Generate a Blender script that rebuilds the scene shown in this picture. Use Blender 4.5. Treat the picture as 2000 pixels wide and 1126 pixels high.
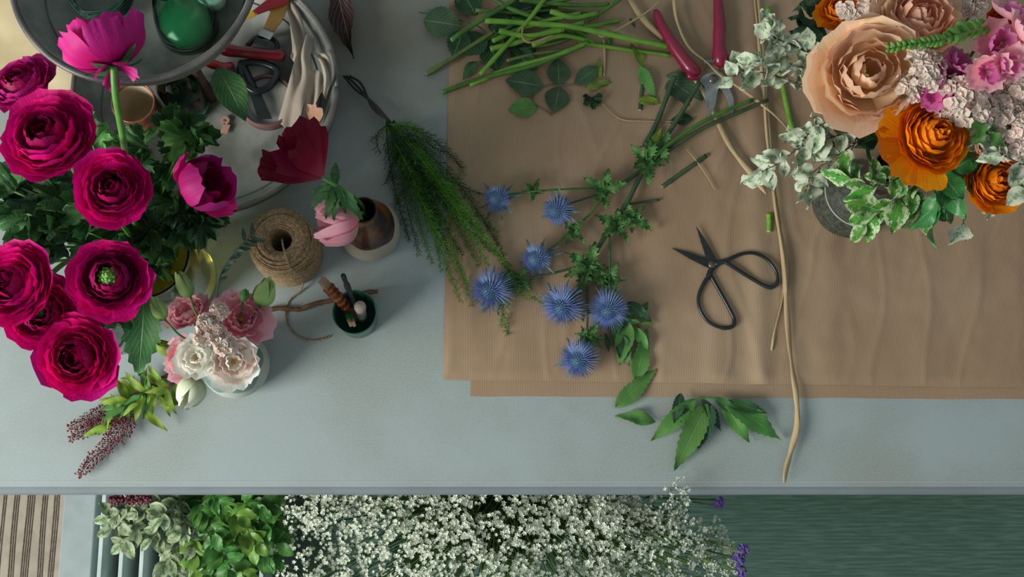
import bpy, bmesh, math, random
from math import sin, cos, pi, radians as rad
from mathutils import Vector, Matrix, noise
for o in list(bpy.data.objects): bpy.data.objects.remove(o)
SC = bpy.context.scene
COL = SC.collection

# ---------------------------------------------------------------- camera
TZ = 0.90                       # table top height above the floor
F, CX, CY, TILT, CH = 2000.0, 880.0, 563.0, rad(12), 1.70
cam = bpy.data.cameras.new('camera'); camo = bpy.data.objects.new('camera', cam); COL.objects.link(camo)
camo.location = (0, 0, TZ + CH); camo.rotation_euler = (TILT, 0, 0)
cam.sensor_width = 36; cam.lens = 36.0; cam.shift_x = (1000 - CX) / 2000.0; cam.clip_start = .02
SC.camera = camo
# ---------------------------------------------------------------- light
wd = bpy.data.worlds.new('world'); SC.world = wd; wd.use_nodes = True
wd.node_tree.nodes['Background'].inputs[0].default_value = (.82, .95, 1.0, 1)
wd.node_tree.nodes['Background'].inputs[1].default_value = .34
def area(name, loc, target, size, power, color):
    l = bpy.data.lights.new(name, 'AREA'); l.shape = 'RECTANGLE'; l.size, l.size_y = size; l.energy = power; l.color = color
    o = bpy.data.objects.new(name, l); COL.objects.link(o); o.location = loc
    o.rotation_euler = (Vector(target) - Vector(loc)).to_track_quat('-Z', 'Y').to_euler(); return o
area('window_light', (-3.0, -1.3, TZ + 1.6), (.1, .2, TZ - .1), (1.8, 1.6), 196, (1, .98, .95))
SC.view_settings.view_transform = 'Standard'; SC.view_settings.look = 'None'
SC.view_settings.exposure = 0.0; SC.view_settings.gamma = 1; SC.view_settings.use_curve_mapping = False

# ---------------------------------------------------------------- helpers
R = random.Random(7)
def U(a, b): return R.uniform(a, b)
def ray(px, py):
    dx, dy = (px - CX) / F, -(py - CY) / F
    return Vector((dx, dy * cos(TILT) + sin(TILT), dy * sin(TILT) - cos(TILT)))
def W(px, py, h=0.0):           # world point where the picture point (px,py) meets height h above the table
    d = ray(px, py); s = (h - CH) / d.z
    return Vector((0, 0, TZ + CH)) + d * s
def mp(px, py, h=0.0):          # metres per picture unit there
    return (h - CH) / ray(px, py).z / F
def lin(hx, k=1.0):
    r = []
    for i in (0, 2, 4):
        c = int(hx[i:i + 2], 16) / 255
        r.append(k * .6 * (c / 12.92 if c < .04045 else ((c + .055) / 1.055) ** 2.4))
    m = max(1.0, max(r) / .88)
    return (*[c / m for c in r], 1)
KA = 1.75                       # the photograph is a dim exposure: surface colour = seen colour * KA
MATS = {}
def mat(name, c1, c2=None, scale=20, rough=.6, bump=0, bscale=None, metal=0, trans=0, kind='', spec=.4, k=None, stretch=(1, 1, 1), c3=None, bd=.002, detail=5, lo=.35, hi=.65):
    if name in MATS: return MATS[name]
    k = KA if k is None else k
    m = bpy.data.materials.new(name); m.use_nodes = True; nt = m.node_tree; N = nt.nodes; L = nt.links
    for n in list(N): N.remove(n)
    out = N.new('ShaderNodeOutputMaterial'); b = N.new('ShaderNodeBsdfPrincipled')
    b.inputs['Roughness'].default_value = rough; b.inputs['Metallic'].default_value = metal
    b.inputs['Specular IOR Level'].default_value = spec
    A = lin(c1, k); B = lin(c2 or c1, k)
    def math_(op, a, bb=None):
        n = N.new('ShaderNodeMath'); n.operation = op
        for i, x in enumerate((a, bb)):
            if x is None: continue
            if isinstance(x, (int, float)): n.inputs[i].default_value = x
            else: L.new(x, n.inputs[i])
        return n.outputs[0]
    def mix(f, a, bb, bt='MIX'):
        n = N.new('ShaderNodeMix'); n.data_type = 'RGBA'; n.blend_type = bt
        for i, x in ((0, f), (6, a), (7, bb)):
            if isinstance(x, (int, float)): n.inputs[i].default_value = x
            elif isinstance(x, tuple): n.inputs[i].default_value = x
            else: L.new(x, n.inputs[i])
        return n.outputs[2]
    def mrange(x, a, bb, c=0, d=1):
        n = N.new('ShaderNodeMapRange'); n.interpolation_type = 'SMOOTHSTEP'; L.new(x, n.inputs[0])
        for i, v in ((1, a), (2, bb), (3, c), (4, d)): n.inputs[i].default_value = v
        return n.outputs[0]
    tc = N.new('ShaderNodeTexCoord'); mpn = N.new('ShaderNodeMapping'); mpn.inputs['Scale'].default_value = stretch
    uv = kind in ('leaf', 'petal', 'varieg', 'stripeleaf')
    L.new(tc.outputs['Object'], mpn.inputs[0])
    if uv:                       # unit-sized leaf meshes: coarser pattern, different on every leaf
        ob = N.new('ShaderNodeObjectInfo'); mr = N.new('ShaderNodeMath'); mr.operation = 'MULTIPLY'; L.new(ob.outputs['Random'], mr.inputs[0]); mr.inputs[1].default_value = 40
        L.new(mr.outputs[0], mpn.inputs['Location']); scale = scale * .14
        b.inputs['Specular IOR Level'].default_value = .22
    nz = N.new('ShaderNodeTexNoise'); nz.inputs['Scale'].default_value = scale; nz.inputs['Detail'].default_value = detail
    L.new(mpn.outputs[0], nz.inputs[0])
    f = mrange(nz.outputs['Fac'], lo, hi)
    col = mix(f, A, B); hgt = None
    if uv:
        sp = N.new('ShaderNodeSeparateXYZ'); L.new(tc.outputs['UV'], sp.inputs[0]); u, v = sp.outputs[0], sp.outputs[1]
        au = math_('ABSOLUTE', math_('SUBTRACT', u, .5))
    if kind == 'petal':
        m2 = N.new('ShaderNodeMapping'); m2.inputs['Scale'].default_value = (26, 1.6, 1); L.new(tc.outputs['UV'], m2.inputs[0])
        n2 = N.new('ShaderNodeTexNoise'); n2.inputs['Scale'].default_value = 1; n2.inputs['Detail'].default_value = 3; L.new(m2.outputs[0], n2.inputs[0])
        st = mrange(n2.outputs['Fac'], .35, .7)
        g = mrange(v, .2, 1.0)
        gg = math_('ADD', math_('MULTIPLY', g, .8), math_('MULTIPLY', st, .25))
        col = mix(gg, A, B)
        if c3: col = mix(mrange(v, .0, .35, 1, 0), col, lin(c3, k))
        hgt = st
    if kind in ('leaf', 'varieg', 'stripeleaf'):
        rib = mrange(au, .0, .035, 1, 0)
        sv = math_('SINE', math_('MULTIPLY', math_('SUBTRACT', math_('MULTIPLY', v, 9.0), math_('MULTIPLY', au, 7.0)), 6.283))
        side = mrange(sv, .8, 1.0)
        vein = math_('MAXIMUM', rib, math_('MULTIPLY', side, .45))
        if kind == 'varieg':
            n3 = N.new('ShaderNodeTexNoise'); n3.inputs['Scale'].default_value = 6.5; n3.inputs['Detail'].default_value = 8; n3.inputs['Roughness'].default_value = .75
            L.new(mpn.outputs[0], n3.inputs[0])
            e = math_('ADD', math_('MULTIPLY', au, .5), n3.outputs['Fac'])
            col = mix(mrange(e, lo + .12, hi + .08), col, lin(c3 or 'b8c4b0', k))
            vein = math_('MULTIPLY', vein, .5)
        col = mix(math_('MULTIPLY', vein, .38), col, mix(.5, B, (.75, .85, .55, 1)))
        hgt = math_('MULTIPLY', vein, -1)
    if kind == 'ribs':           # kraft paper: fine parallel ribs
        wv = N.new('ShaderNodeTexWave'); wv.inputs['Scale'].default_value = 110; wv.inputs['Distortion'].default_value = .6; wv.inputs['Detail'].default_value = 1
        L.new(tc.outputs['Object'], wv.inputs[0]); wf = wv.outputs['Fac']
        col = mix(math_('MULTIPLY', wf, .28), col, lin(c3, k)); hgt = wf
    if kind == 'wood':
        wv = N.new('ShaderNodeTexWave'); wv.bands_direction = 'Y'; wv.inputs['Scale'].default_value = 9; wv.inputs['Distortion'].default_value = 9
        wv.inputs['Detail'].default_value = 4; wv.inputs['Detail Scale'].default_value = .9; L.new(mpn.outputs[0], wv.inputs[0])
        col = mix(mrange(wv.outputs['Fac'], .15, .9, 0, .8), A, B)
        n4 = N.new('ShaderNodeTexNoise'); n4.inputs['Scale'].default_value = 14; n4.inputs['Detail'].default_value = 8
        m4 = N.new('ShaderNodeMapping'); m4.inputs['Scale'].default_value = (1, 14, 1); L.new(tc.outputs['Object'], m4.inputs[0]); L.new(m4.outputs[0], n4.inputs[0])
        col = mix(mrange(n4.outputs['Fac'], .45, .7, 0, .65), col, lin(c3, k)); hgt = wv.outputs['Fac']
    if kind == 'speck':          # a few dark and light specks and broad stains, one deepened by painted shade
        n5 = N.new('ShaderNodeTexNoise'); n5.inputs['Scale'].default_value = 420; n5.inputs['Detail'].default_value = 2; L.new(tc.outputs['Object'], n5.inputs[0])
        col = mix(mrange(n5.outputs['Fac'], .3, .75, 0, .45), col, lin(c3, k))
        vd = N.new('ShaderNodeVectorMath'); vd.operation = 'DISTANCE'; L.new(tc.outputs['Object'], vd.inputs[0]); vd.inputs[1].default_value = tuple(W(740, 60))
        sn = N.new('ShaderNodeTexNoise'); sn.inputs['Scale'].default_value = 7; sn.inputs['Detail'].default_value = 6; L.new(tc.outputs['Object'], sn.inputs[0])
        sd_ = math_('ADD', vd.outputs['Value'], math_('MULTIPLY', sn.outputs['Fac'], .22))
        col = mix(mrange(sd_, .12, .46, .72, 0), col, lin('5c4c34', k))   # brown stain deepened by tray shade painted into the concrete; smaller stains elsewhere
        s2 = N.new('ShaderNodeTexNoise'); s2.inputs['Scale'].default_value = 3.1; s2.inputs['Detail'].default_value = 7; L.new(tc.outputs['Object'], s2.inputs[0])
        col = mix(mrange(s2.outputs['Fac'], .56, .72, 0, .16), col, lin('8c7c60', k))
    if kind in ('leaf', 'petal', 'varieg'):
        oi = N.new('ShaderNodeObjectInfo'); hs = N.new('ShaderNodeHueSaturation')
        L.new(math_('ADD', math_('MULTIPLY', oi.outputs['Random'], .45), .78), hs.inputs['Value'])
        L.new(math_('ADD', math_('MULTIPLY', oi.outputs['Random'], .02), .49), hs.inputs['Hue'])
        L.new(col, hs.inputs['Color']); col = hs.outputs[0]
    L.new(col, b.inputs['Base Color'])
    if bump:
        bn = N.new('ShaderNodeBump'); bn.inputs['Strength'].default_value = bump; bn.inputs['Distance'].default_value = bd
        if hgt is None or bscale:
            nb = N.new('ShaderNodeTexNoise'); nb.inputs['Scale'].default_value = bscale or scale * 3; nb.inputs['Detail'].default_value = 6
            L.new(mpn.outputs[0], nb.inputs[0]); h2 = nb.outputs['Fac']
            hgt = h2 if hgt is None else math_('ADD', hgt, h2)
        L.new(hgt, bn.inputs['Height']); L.new(bn.outputs[0], b.inputs['Normal'])
    if trans:
        t = N.new('ShaderNodeBsdfTranslucent'); L.new(col, t.inputs[0]); ms = N.new('ShaderNodeMixShader'); ms.inputs[0].default_value = trans
        L.new(b.outputs[0], ms.inputs[1]); L.new(t.outputs[0], ms.inputs[2]); L.new(ms.outputs[0], out.inputs[0])
    else: L.new(b.outputs[0], out.inputs[0])
    MATS[name] = m; return m
def glass(name, c, rough=.03, ior=1.45, tint=1.0):
    if name in MATS: return MATS[name]
    m = bpy.data.materials.new(name); m.use_nodes = True; b = m.node_tree.nodes['Principled BSDF']
    b.inputs['Base Color'].default_value = c; b.inputs['Roughness'].default_value = rough
    b.inputs['Transmission Weight'].default_value = 1; b.inputs['IOR'].default_value = ior
    MATS[name] = m; return m

WM = {}
def E(name, label, cat, loc, group=None):
    o = bpy.data.objects.new(name, None); COL.objects.link(o); o.location = loc; o.empty_display_size = .02
    WM[o] = Matrix.Translation(Vector(loc)); o['label'] = label; o['category'] = cat
    if group: o['group'] = group
    return o
def O(name, me, m, parent=None, mw=None, kind=None, label=None, cat=None, group=None):
    o = bpy.data.objects.new(name, me); COL.objects.link(o)
    if m is not None and not me.materials: me.materials.append(m)
    mw = mw or Matrix()
    WM[o] = mw
    if parent:
        o.parent = parent; o.matrix_parent_inverse = WM[parent].inverted()
    o.matrix_basis = mw
    if kind: o['kind'] = kind
    if label: o['label'] = label
    if cat: o['category'] = cat
    if group: o['group'] = group
    return o
class MB:
    def __init__(s): s.v = []; s.f = []; s.uv = []
    def add(s, vs, fs, uvs=None):
        n = len(s.v); s.v += [tuple(v) for v in vs]; s.f += [tuple(i + n for i in f) for f in fs]
        s.uv += uvs if uvs else [(0, 0)] * len(vs); return s
    def me(s, name='m', smooth=True):
        me = bpy.data.meshes.new(name); me.from_pydata(s.v, [], s.f)
        ul = me.uv_layers.new(name='UV'); li = [0] * len(me.loops); me.loops.foreach_get('vertex_index', li)
        fl = [0.0] * (2 * len(li))
        for k, i in enumerate(li): fl[2 * k], fl[2 * k + 1] = s.uv[i]
        ul.data.foreach_set('uv', fl)
        if smooth: me.polygons.foreach_set('use_smooth', [True] * len(me.polygons))
        return me
    # ---- shapes
    def tube(s, pts, rad_, n=6, caps=True):
        k = len(pts); rs = rad_ if isinstance(rad_, (list, tuple)) else [rad_] * k
        up = Vector((0, 0, 1)); prev = None; vs = []; uvs = []
        for i, p in enumerate(pts):
            t = (pts[min(k - 1, i + 1)] - pts[max(0, i - 1)])
            if t.length < 1e-9: t = Vector((0, 0, 1))
            t.normalize()
            if prev is None: a = t.orthogonal().normalized()
            else:
                a = prev - t * prev.dot(t); a = a.normalized() if a.length > 1e-6 else t.orthogonal().normalized()
            prev = a; b = t.cross(a)
            for j in range(n):
                an = 2 * pi * j / n; vs.append(p + (a * cos(an) + b * sin(an)) * rs[i]); uvs.append((j / n, i / max(1, k - 1)))
        fs = [(i * n + j, i * n + (j + 1) % n, (i + 1) * n + (j + 1) % n, (i + 1) * n + j) for i in range(k - 1) for j in range(n)]
        if caps: fs += [tuple(range(n))[::-1], tuple((k - 1) * n + j for j in range(n))]
        return s.add(vs, fs, uvs)
    def lathe(s, prof, n=48, c=(0, 0, 0), axis=None):
        M = frame(Vector(c), axis or Vector((0, 0, 1)))
        vs = []; uvs = []; k = len(prof)
        for i, (r, z) in enumerate(prof):
            for j in range(n):
                a = 2 * pi * j / n; vs.append(M @ Vector((r * cos(a), r * sin(a), z))); uvs.append((j / n, i / (k - 1)))
        fs = [(i * n + j, i * n + (j + 1) % n, (i + 1) * n + (j + 1) % n, (i + 1) * n + j) for i in range(k - 1) for j in range(n)]
        return s.add(vs, fs, uvs)
    def box(s, c, d, M=None):
        x, y, z = d[0] / 2, d[1] / 2, d[2] / 2; c = Vector(c)
        vs = [Vector((a, b, e)) for a in (-x, x) for b in (-y, y) for e in (-z, z)]
        vs = [(M @ v if M else v) + c for v in vs]
        return s.add(vs, [(0, 1, 3, 2), (4, 6, 7, 5), (0, 4, 5, 1), (2, 3, 7, 6), (0, 2, 6, 4), (1, 5, 7, 3)])
    def prism(s, poly, h0, h1):   # poly of picture points, between two heights
        n = len(poly); vs = [W(x, y, h0) for x, y in poly] + [W(x, y, h1) for x, y in poly]
        return s.add(vs, [tuple(range(n))[::-1], tuple(range(n, 2 * n))] + [(i, (i + 1) % n, (i + 1) % n + n, i + n) for i in range(n)])
    def ball(s, c, r, n=8, m=6, sq=(1, 1, 1), M=None):
        c = Vector(c); vs = []; 
        for i in range(m + 1):
            t = pi * i / m
            for j in range(n):
                v = Vector((sin(t) * cos(2 * pi * j / n) * sq[0], sin(t) * sin(2 * pi * j / n) * sq[1], cos(t) * sq[2])) * r
                vs.append((M @ v if M else v) + c)
        return s.add(vs, [(i * n + j, (i + 1) * n + j, (i + 1) * n + (j + 1) % n, i * n + (j + 1) % n) for i in range(m) for j in range(n)])
    def spike(s, a, b, r):
        t = (b - a).normalized(); x = t.orthogonal().normalized(); y = t.cross(x)
        return s.add([a + x * r, a - x * r * .5 + y * r * .87, a - x * r * .5 - y * r * .87, b], [(0, 1, 3), (1, 2, 3), (2, 0, 3)], [(0, 0), (0, 0), (1, 0), (.5, 1)])
    def ribbon(s, pts, w, tw=None, side=None):
        k = len(pts); vs = []; uvs = []
        for i, p in enumerate(pts):
            t = (pts[min(k - 1, i + 1)] - pts[max(0, i - 1)]).normalized()
            sd = t.cross(Vector((0, 0, 1))); sd = sd.normalized() if sd.length > 1e-6 else Vector((1, 0, 0))
            nn = sd.cross(t); a = tw[i] if tw else 0; d = sd * cos(a) + nn * sin(a); ww = w[i] if isinstance(w, (list, tuple)) else w
            vs += [p - d * ww / 2 - nn * .0004, p + nn * ww * .08, p + d * ww / 2 - nn * .0004]; uvs += [(0, i / (k - 1)), (.5, i / (k - 1)), (1, i / (k - 1))]
        return s.add(vs, [(3 * i + j, 3 * i + j + 1, 3 * i + j + 4, 3 * i + j + 3) for i in range(k - 1) for j in (0, 1)], uvs)
def frame(loc, axis, spin=0.0):
    a = Vector(axis).normalized(); q = Vector((0, 0, 1)).rotation_difference(a)
    return Matrix.Translation(Vector(loc)) @ q.to_matrix().to_4x4() @ Matrix.Rotation(spin, 4, 'Z')
def basis(loc, x, z):            # matrix with local +X along x and local +Z near z
    x = Vector(x).normalized(); z = Vector(z); z = (z - x * z.dot(x))
    z = z.normalized() if z.length > 1e-5 else x.orthogonal().normalized(); y = z.cross(x)
    M = Matrix.Identity(4)
    for i in range(3): M[i][0] = x[i]; M[i][1] = y[i]; M[i][2] = z[i]
    return Matrix.Translation(Vector(loc)) @ M
def spl(pts, n=6):               # Catmull-Rom through points
    p = [Vector(x) for x in pts]
    if len(p) < 3: return [p[0].lerp(p[-1], i / n) for i in range(n + 1)]
    q = [p[0] * 2 - p[1]] + p + [p[-1] * 2 - p[-2]]; r = []
    for i in range(1, len(q) - 2):
        a, b, c, d = q[i - 1:i + 3]
        for j in range(n):
            t = j / n; r.append(.5 * (2 * b + (c - a) * t + (2 * a - 5 * b + 4 * c - d) * t * t + (3 * b - a - 3 * c + d) * t ** 3))
    r.append(p[-1].copy()); return r
def px(pts, h=None, n=6):        # picture points (x,y,h) -> smooth world curve
    return spl([W(p[0], p[1], p[2] if len(p) > 2 else h) for p in pts], n)
def S(me, lv=1):                 # marks handled later
    return me
def subd(o, lv=1):
    m = o.modifiers.new('s', 'SUBSURF'); m.levels = lv; m.render_levels = lv; return o
def bev(o, w, n=2):
    m = o.modifiers.new('b', 'BEVEL'); m.width = w; m.segments = n; m.limit_method = 'ANGLE'; return o

# leaf / petal meshes ------------------------------------------------
CACHE = {}
def leafm(L=1.0, Wd=.5, serr=0, fold=.15, bend=.15, n=12, pk=.75, wave=.03, seed=0, sh=.85, tip=0):
    key = ('leaf', L, Wd, serr, fold, bend, n, pk, wave, seed, sh, tip)
    if key in CACHE: return CACHE[key]
    r = random.Random(seed); b = MB(); vs = []; uv = []; us = (-1, -.55, 0, .55, 1); ph = r.uniform(0, 6)
    for i in range(n + 1):
        v = i / n; w = Wd / 2 * max(.0, sin(pi * v ** pk)) ** sh
        if i == 0: w = Wd * .03
        if i == n: w = 0.0005
        for u in us:
            e = 1 + (serr * (1 if i % 2 else -1) * (abs(u) == 1))
            x = L * v - (serr * L * .25 if abs(u) == 1 and i % 2 == 0 else 0)
            y = u * w * e
            z = fold * abs(u) * w + wave * L * sin(v * 9 + ph + u * 2) * abs(u) - bend * L * (v ** 2) + .5 * bend * L * v
            vs.append((x, y, z)); uv.append((u * .5 + .5, v))
    k = len(us)
    b.add(vs, [(i * k + j, (i + 1) * k + j, (i + 1) * k + j + 1, i * k + j + 1) for i in range(n) for j in range(k - 1)], uv)
    CACHE[key] = b.me('leaf'); return CACHE[key]
def lobem(lobes=5, depth=.45, serr=.08, cup=.25, span=2.2, seed=0, wave=.1, na=40):
    key = ('lobe', lobes, depth, serr, cup, span, seed, wave)
    if key in CACHE: return CACHE[key]
    r = random.Random(seed); b = MB(); vs = []; uv = []; nr = 5; ph = r.uniform(0, 6)
    amp = [r.uniform(.8, 1.1) for _ in range(lobes)]
    for i in range(na + 1):
        t = i / na; a = (t - .5) * 2 * span; li = min(lobes - 1, int(t * lobes)); c = abs(sin(pi * t * lobes)) ** .6
        rr = (1 - depth + depth * c) * amp[li] * (1 - .38 * abs(t - .5) * 2) * (1 + serr * (1 if i % 2 else -1))
        for j in range(nr + 1):
            q = j / nr; x = rr * q * cos(a) ; y = rr * q * sin(a)
            z = cup * q * q * (.4 + .6 * abs(cos(pi * t * lobes))) + wave * q * sin(a * 3 + ph + q * 4) + .03 * sin(q * 13 + i)
            vs.append((x, y, z)); uv.append((t * lobes % 1.0 if i < na else 1.0, q))
    k = nr + 1
    b.add(vs, [(i * k + j, (i + 1) * k + j, (i + 1) * k + j + 1, i * k + j + 1) for i in range(na) for j in range(nr)], uv)
    CACHE[key] = b.me('lobed'); return CACHE[key]
def petm(rt, ht, c, d, half, ruf=.03, roll=.05, edge=.3, r0=.05, seed=0, nu=8, nv=9, fr=3.0, tip=0, notch=0):
    key = ('pet', rt, ht, c, d, half, ruf, roll, edge, r0, seed, fr, tip, notch)
    if key in CACHE: return CACHE[key]
    r = random.Random(seed); p1, p2 = r.uniform(0, 6), r.uniform(0, 6); b = MB(); vs = []; uv = []
    for j in range(nv + 1):
        v = j / nv
        for i in range(nu + 1):
            u = -1 + 2 * i / nu; q = v * (1 - edge * .8 * abs(u) ** 3.2 * v - notch * max(0, 1 - abs(u) * 3)) + tip * v * (1 - abs(u)) * .2
            Rr = (1 - q) ** 2 * r0 + 2 * q * (1 - q) * rt * c + q * q * rt
            H = 2 * q * (1 - q) * ht * d + q * q * ht
            rl = max(0, q - .75) * 4; Rr += roll * rl * rl * rt; H -= roll * rl * rl * .5 * abs(ht)
            wv = ruf * v * v; Rr += wv * sin(fr * pi * u + p1) + wv * .5 * sin(fr * 2.3 * u * pi + p2); H += wv * .9 * sin(fr * 1.3 * pi * u + p2)
            a = u * half * (1 - .12 * v * v) ; vs.append((Rr * cos(a), Rr * sin(a), H)); uv.append((i / nu, v))
    k = nu + 1
    b.add(vs, [(j * k + i, j * k + i + 1, (j + 1) * k + i + 1, (j + 1) * k + i) for j in range(nv) for i in range(nu)], uv)
    CACHE[key] = b.me('petal'); return CACHE[key]
def bloom(par, M, rings, m, s, seed=0, jit=.06):
    """rings: (count, rt, ht, c, d, half, ruf, roll, edge, z) ; M flower frame, s size"""
    r = random.Random(seed); off = r.uniform(0, 6)
    for k, (n, rt, ht, c, d, half, ruf, roll, edge, z) in enumerate(rings):
        off += 2.4 + r.uniform(-.3, .3)
        for i in range(n):
            me = petm(rt, ht, c, d, half, ruf, roll, edge, seed=(seed * 7 + k * 3 + i) % 3 + 10 * k)
            a = off + 2 * pi * i / n + r.uniform(-.18, .18); sc = s * (1 + r.uniform(-jit, jit))
            tl = Matrix.Rotation(r.uniform(-jit, jit), 4, 'Y')
            mm = m[k] if isinstance(m, list) else m
            O('petal', me.copy() if False else me, None, par, M @ Matrix.Translation((0, 0, z * s)) @ Matrix.Rotation(a, 4, 'Z') @ tl @ Matrix.Diagonal((sc, sc, sc * (1 + r.uniform(-.08, .08)), 1)))
            o = list_last(par); setm(o, mm)
def list_last(par): return COL.objects[-1]
def setm(o, m):                  # object-level material so that shared meshes can differ
    if not o.data.materials: o.data.materials.append(None)
    o.material_slots[0].link = 'OBJECT'; o.material_slots[0].material = m
def LF(par, me, m, loc, d, up, s, name='leaf', sy=1.0, **k):
    o = O(name, me, None, par, basis(loc, d, up) @ Matrix.Diagonal((s, s * sy, s, 1)), **k); setm(o, m); return o
def rings_ran(nr=8, openc=.12, full=1.0, ruf=.03, flat=.0):
    out = []
    for k in range(nr):
        t = k / (nr - 1); rt = openc + (1 - openc) * t ** 1.0; ht = (.62 - .35 * t ** 1.5) * full * (1 - flat * t)
        out.append((5 if k < nr - 1 else 6, round(rt, 3), round(ht, 3), round(1.7 - .75 * t, 3), round(.15 + .0 * t, 3), .98 if t > .5 else 1.1, ruf * (.4 + .8 * t), .06 if t > .3 else -.15, .13, 0.02 * (1 - t)))
    return out
def img(dx, dy, dz=0.0): return Vector((dx, -dy, dz)).normalized()   # direction given as it looks in the picture

# ---------------------------------------------------------------- materials
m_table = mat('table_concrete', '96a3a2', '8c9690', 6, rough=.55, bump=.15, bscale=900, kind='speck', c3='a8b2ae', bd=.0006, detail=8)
m_edge = mat('table_edge_metal', '747e80', '6e777a', 12, rough=.7)
m_floor = mat('green_wood', '3a5046', '33463c', 4, rough=.42, kind='wood', c3='4c6458', bump=.12, bd=.001, stretch=(.5, 3.2, 1), k=2.7)
m_kraft = mat('kraft_paper', 'a28b70', '997f64', 5, rough=.75, kind='ribs', c3='8c7256', bump=.35, bd=.0005)
m_tin = mat('galvanised', '94988f', '70746b', 18, rough=.55, metal=.12, bump=.1, bscale=60, detail=9, k=1.45)
m_tinrim = mat('tin_rim', '77706c', '5a5856', 20, rough=.5, metal=.4)
m_white = mat('white_floret', 'c9cfc6', 'aeb6a8', 60, rough=.7, trans=.15)
m_gst = mat('stem_green', '4c7a2c', '3a6428', 30, rough=.5, bump=.1)
m_gst2 = mat('stem_bright', '6c9a34', '54842a', 25, rough=.45, bump=.1, k=1.9)
m_dst = mat('stem_dark', '2f4a32', '42583a', 30, rough=.55)
m_dkleaf = mat('leaf_dark', '22422a', '2e5232', 25, rough=.45, kind='leaf', trans=.12, bump=.4, k=1.6)
m_ranleaf = mat('leaf_ranunculus', '2c5a32', '446e3a', 22, rough=.5, kind='leaf', trans=.2, bump=.5)
m_roseleaf = mat('leaf_rose', '3c5840', '4a6446', 22, rough=.6, kind='leaf', trans=.1, bump=.5, k=1.5)
m_ltleaf = mat('leaf_light', '5a8c46', '4a7c3c', 22, rough=.55, kind='leaf', trans=.2, bump=.5, k=2.1)
m_yel = mat('leaf_yellow_green', '86a030', '6c8c2c', 30, rough=.5, kind='leaf', trans=.25, bump=.3)
m_var = mat('leaf_ivory', '5c7a5a', '6c8868', 40, rough=.6, kind='varieg', c3='b0b8a0', trans=.12, bump=.3, lo=.38, hi=.50, k=2.0)
m_var2 = mat('leaf_euonymus', '48842e', '34682c', 30, rough=.4, kind='varieg', c3='a8bc90', trans=.15, bump=.3, lo=.52, hi=.60, k=1.9)
m_var3 = mat('leaf_pittosporum', '5c7c48', '4c6c40', 30, rough=.5, kind='varieg', c3='98a884', trans=.12, bump=.3, lo=.38, hi=.54, k=1.8)
m_eryleaf = mat('leaf_thistle', '34602c', '4e7a3c', 30, rough=.5, kind='leaf', trans=.1, bump=.3)
m_eryblue = mat('thistle_bract', '44665c', '4c6a74', 30, rough=.55, trans=.1)
m_eryspk = mat('thistle_spike', '5466a0', '7088b0', 60, rough=.6, k=1.8)
m_erygr = mat('thistle_heart', '3a6458', '46588a', 300, rough=.6)
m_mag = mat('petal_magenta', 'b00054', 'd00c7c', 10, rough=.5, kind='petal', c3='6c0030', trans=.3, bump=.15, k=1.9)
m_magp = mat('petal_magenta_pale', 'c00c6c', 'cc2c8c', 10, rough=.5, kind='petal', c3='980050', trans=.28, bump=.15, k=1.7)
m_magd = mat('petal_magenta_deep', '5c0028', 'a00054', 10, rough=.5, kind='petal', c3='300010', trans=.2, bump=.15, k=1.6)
m_burg = mat('petal_burgundy', '88102e', '680824', 10, rough=.5, kind='petal', c3='a83850', trans=.2, bump=.6, k=2.0)
m_org = mat('petal_orange', 'fcac14', 'f68c0a', 10, rough=.5, kind='petal', c3='fcb828', trans=.3, bump=.15, k=3)
m_peach = mat('petal_peach', 'fcdaa4', 'f8d2b2', 10, rough=.55, kind='petal', c3='f8c450', trans=.38, bump=.1, k=3)
m_peach2 = mat('petal_peach_pink', 'f8b890', 'f8c8ac', 10, rough=.55, kind='petal', c3='f09458', trans=.35, bump=.1, k=3)
m_pink = mat('petal_pink', 'e0909c', 'e4b0ba', 10, rough=.55, kind='petal', c3='d47c90', trans=.35, bump=.15, k=2.2)
m_pinkw = mat('petal_blush', 'e0c4bc', 'e0d4cc', 10, rough=.55, kind='petal', c3='d0a8a0', trans=.35, bump=.15, k=2.2)
m_hot = mat('petal_hot_pink', 'd05098', 'e088b8', 10, rough=.5, kind='petal', c3='c03880', trans=.28, bump=.15, k=1.5)
m_wht = mat('petal_white', 'dcdcd0', 'e0e0d8', 10, rough=.55, kind='petal', c3='ccbc94', trans=.35, bump=.15, k=2.2)
m_grn = mat('bud_green', '86a85c', 'a8c080', 12, rough=.5, kind='petal', c3='6c9448', trans=.3, bump=.2, k=2.1)
m_ctr = mat('flower_heart_green', '6c9c40', '486c28', 90, rough=.6, bump=.4)
m_stat = mat('statice_cream', 'c4b2a6', 'b0a498', 50, rough=.7, trans=.15, k=2.5)
m_jute = mat('jute', 'b09878', '8c7454', 220, rough=.95, bump=.8, bscale=900, spec=.1, k=1.9)
m_raf = mat('raffia', 'b09c74', '9c8460', 8, rough=.65, bump=.5, bscale=160, stretch=(1, .15, 1))
m_black = mat('black_steel', '2c3234', '22282a', 30, rough=.32, metal=.3, spec=.5)
m_steel = mat('blade_steel', '8c928e', '6c7270', 40, rough=.4, metal=.4, k=2.2)
m_redh = mat('burgundy_handle', '84183a', '781432', 10, rough=.28, spec=.6, k=1.9)
m_red = mat('red_handle', '640c16', '580a12', 10, rough=.2, spec=.7, k=1.7)
m_brown = mat('bark', '5c3c28', '7c5438', 60, rough=.7, bump=.6, stretch=(1, 1, 1))
m_woodl = mat('pale_wood', 'a08870', '8c7458', 40, rough=.6)

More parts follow.
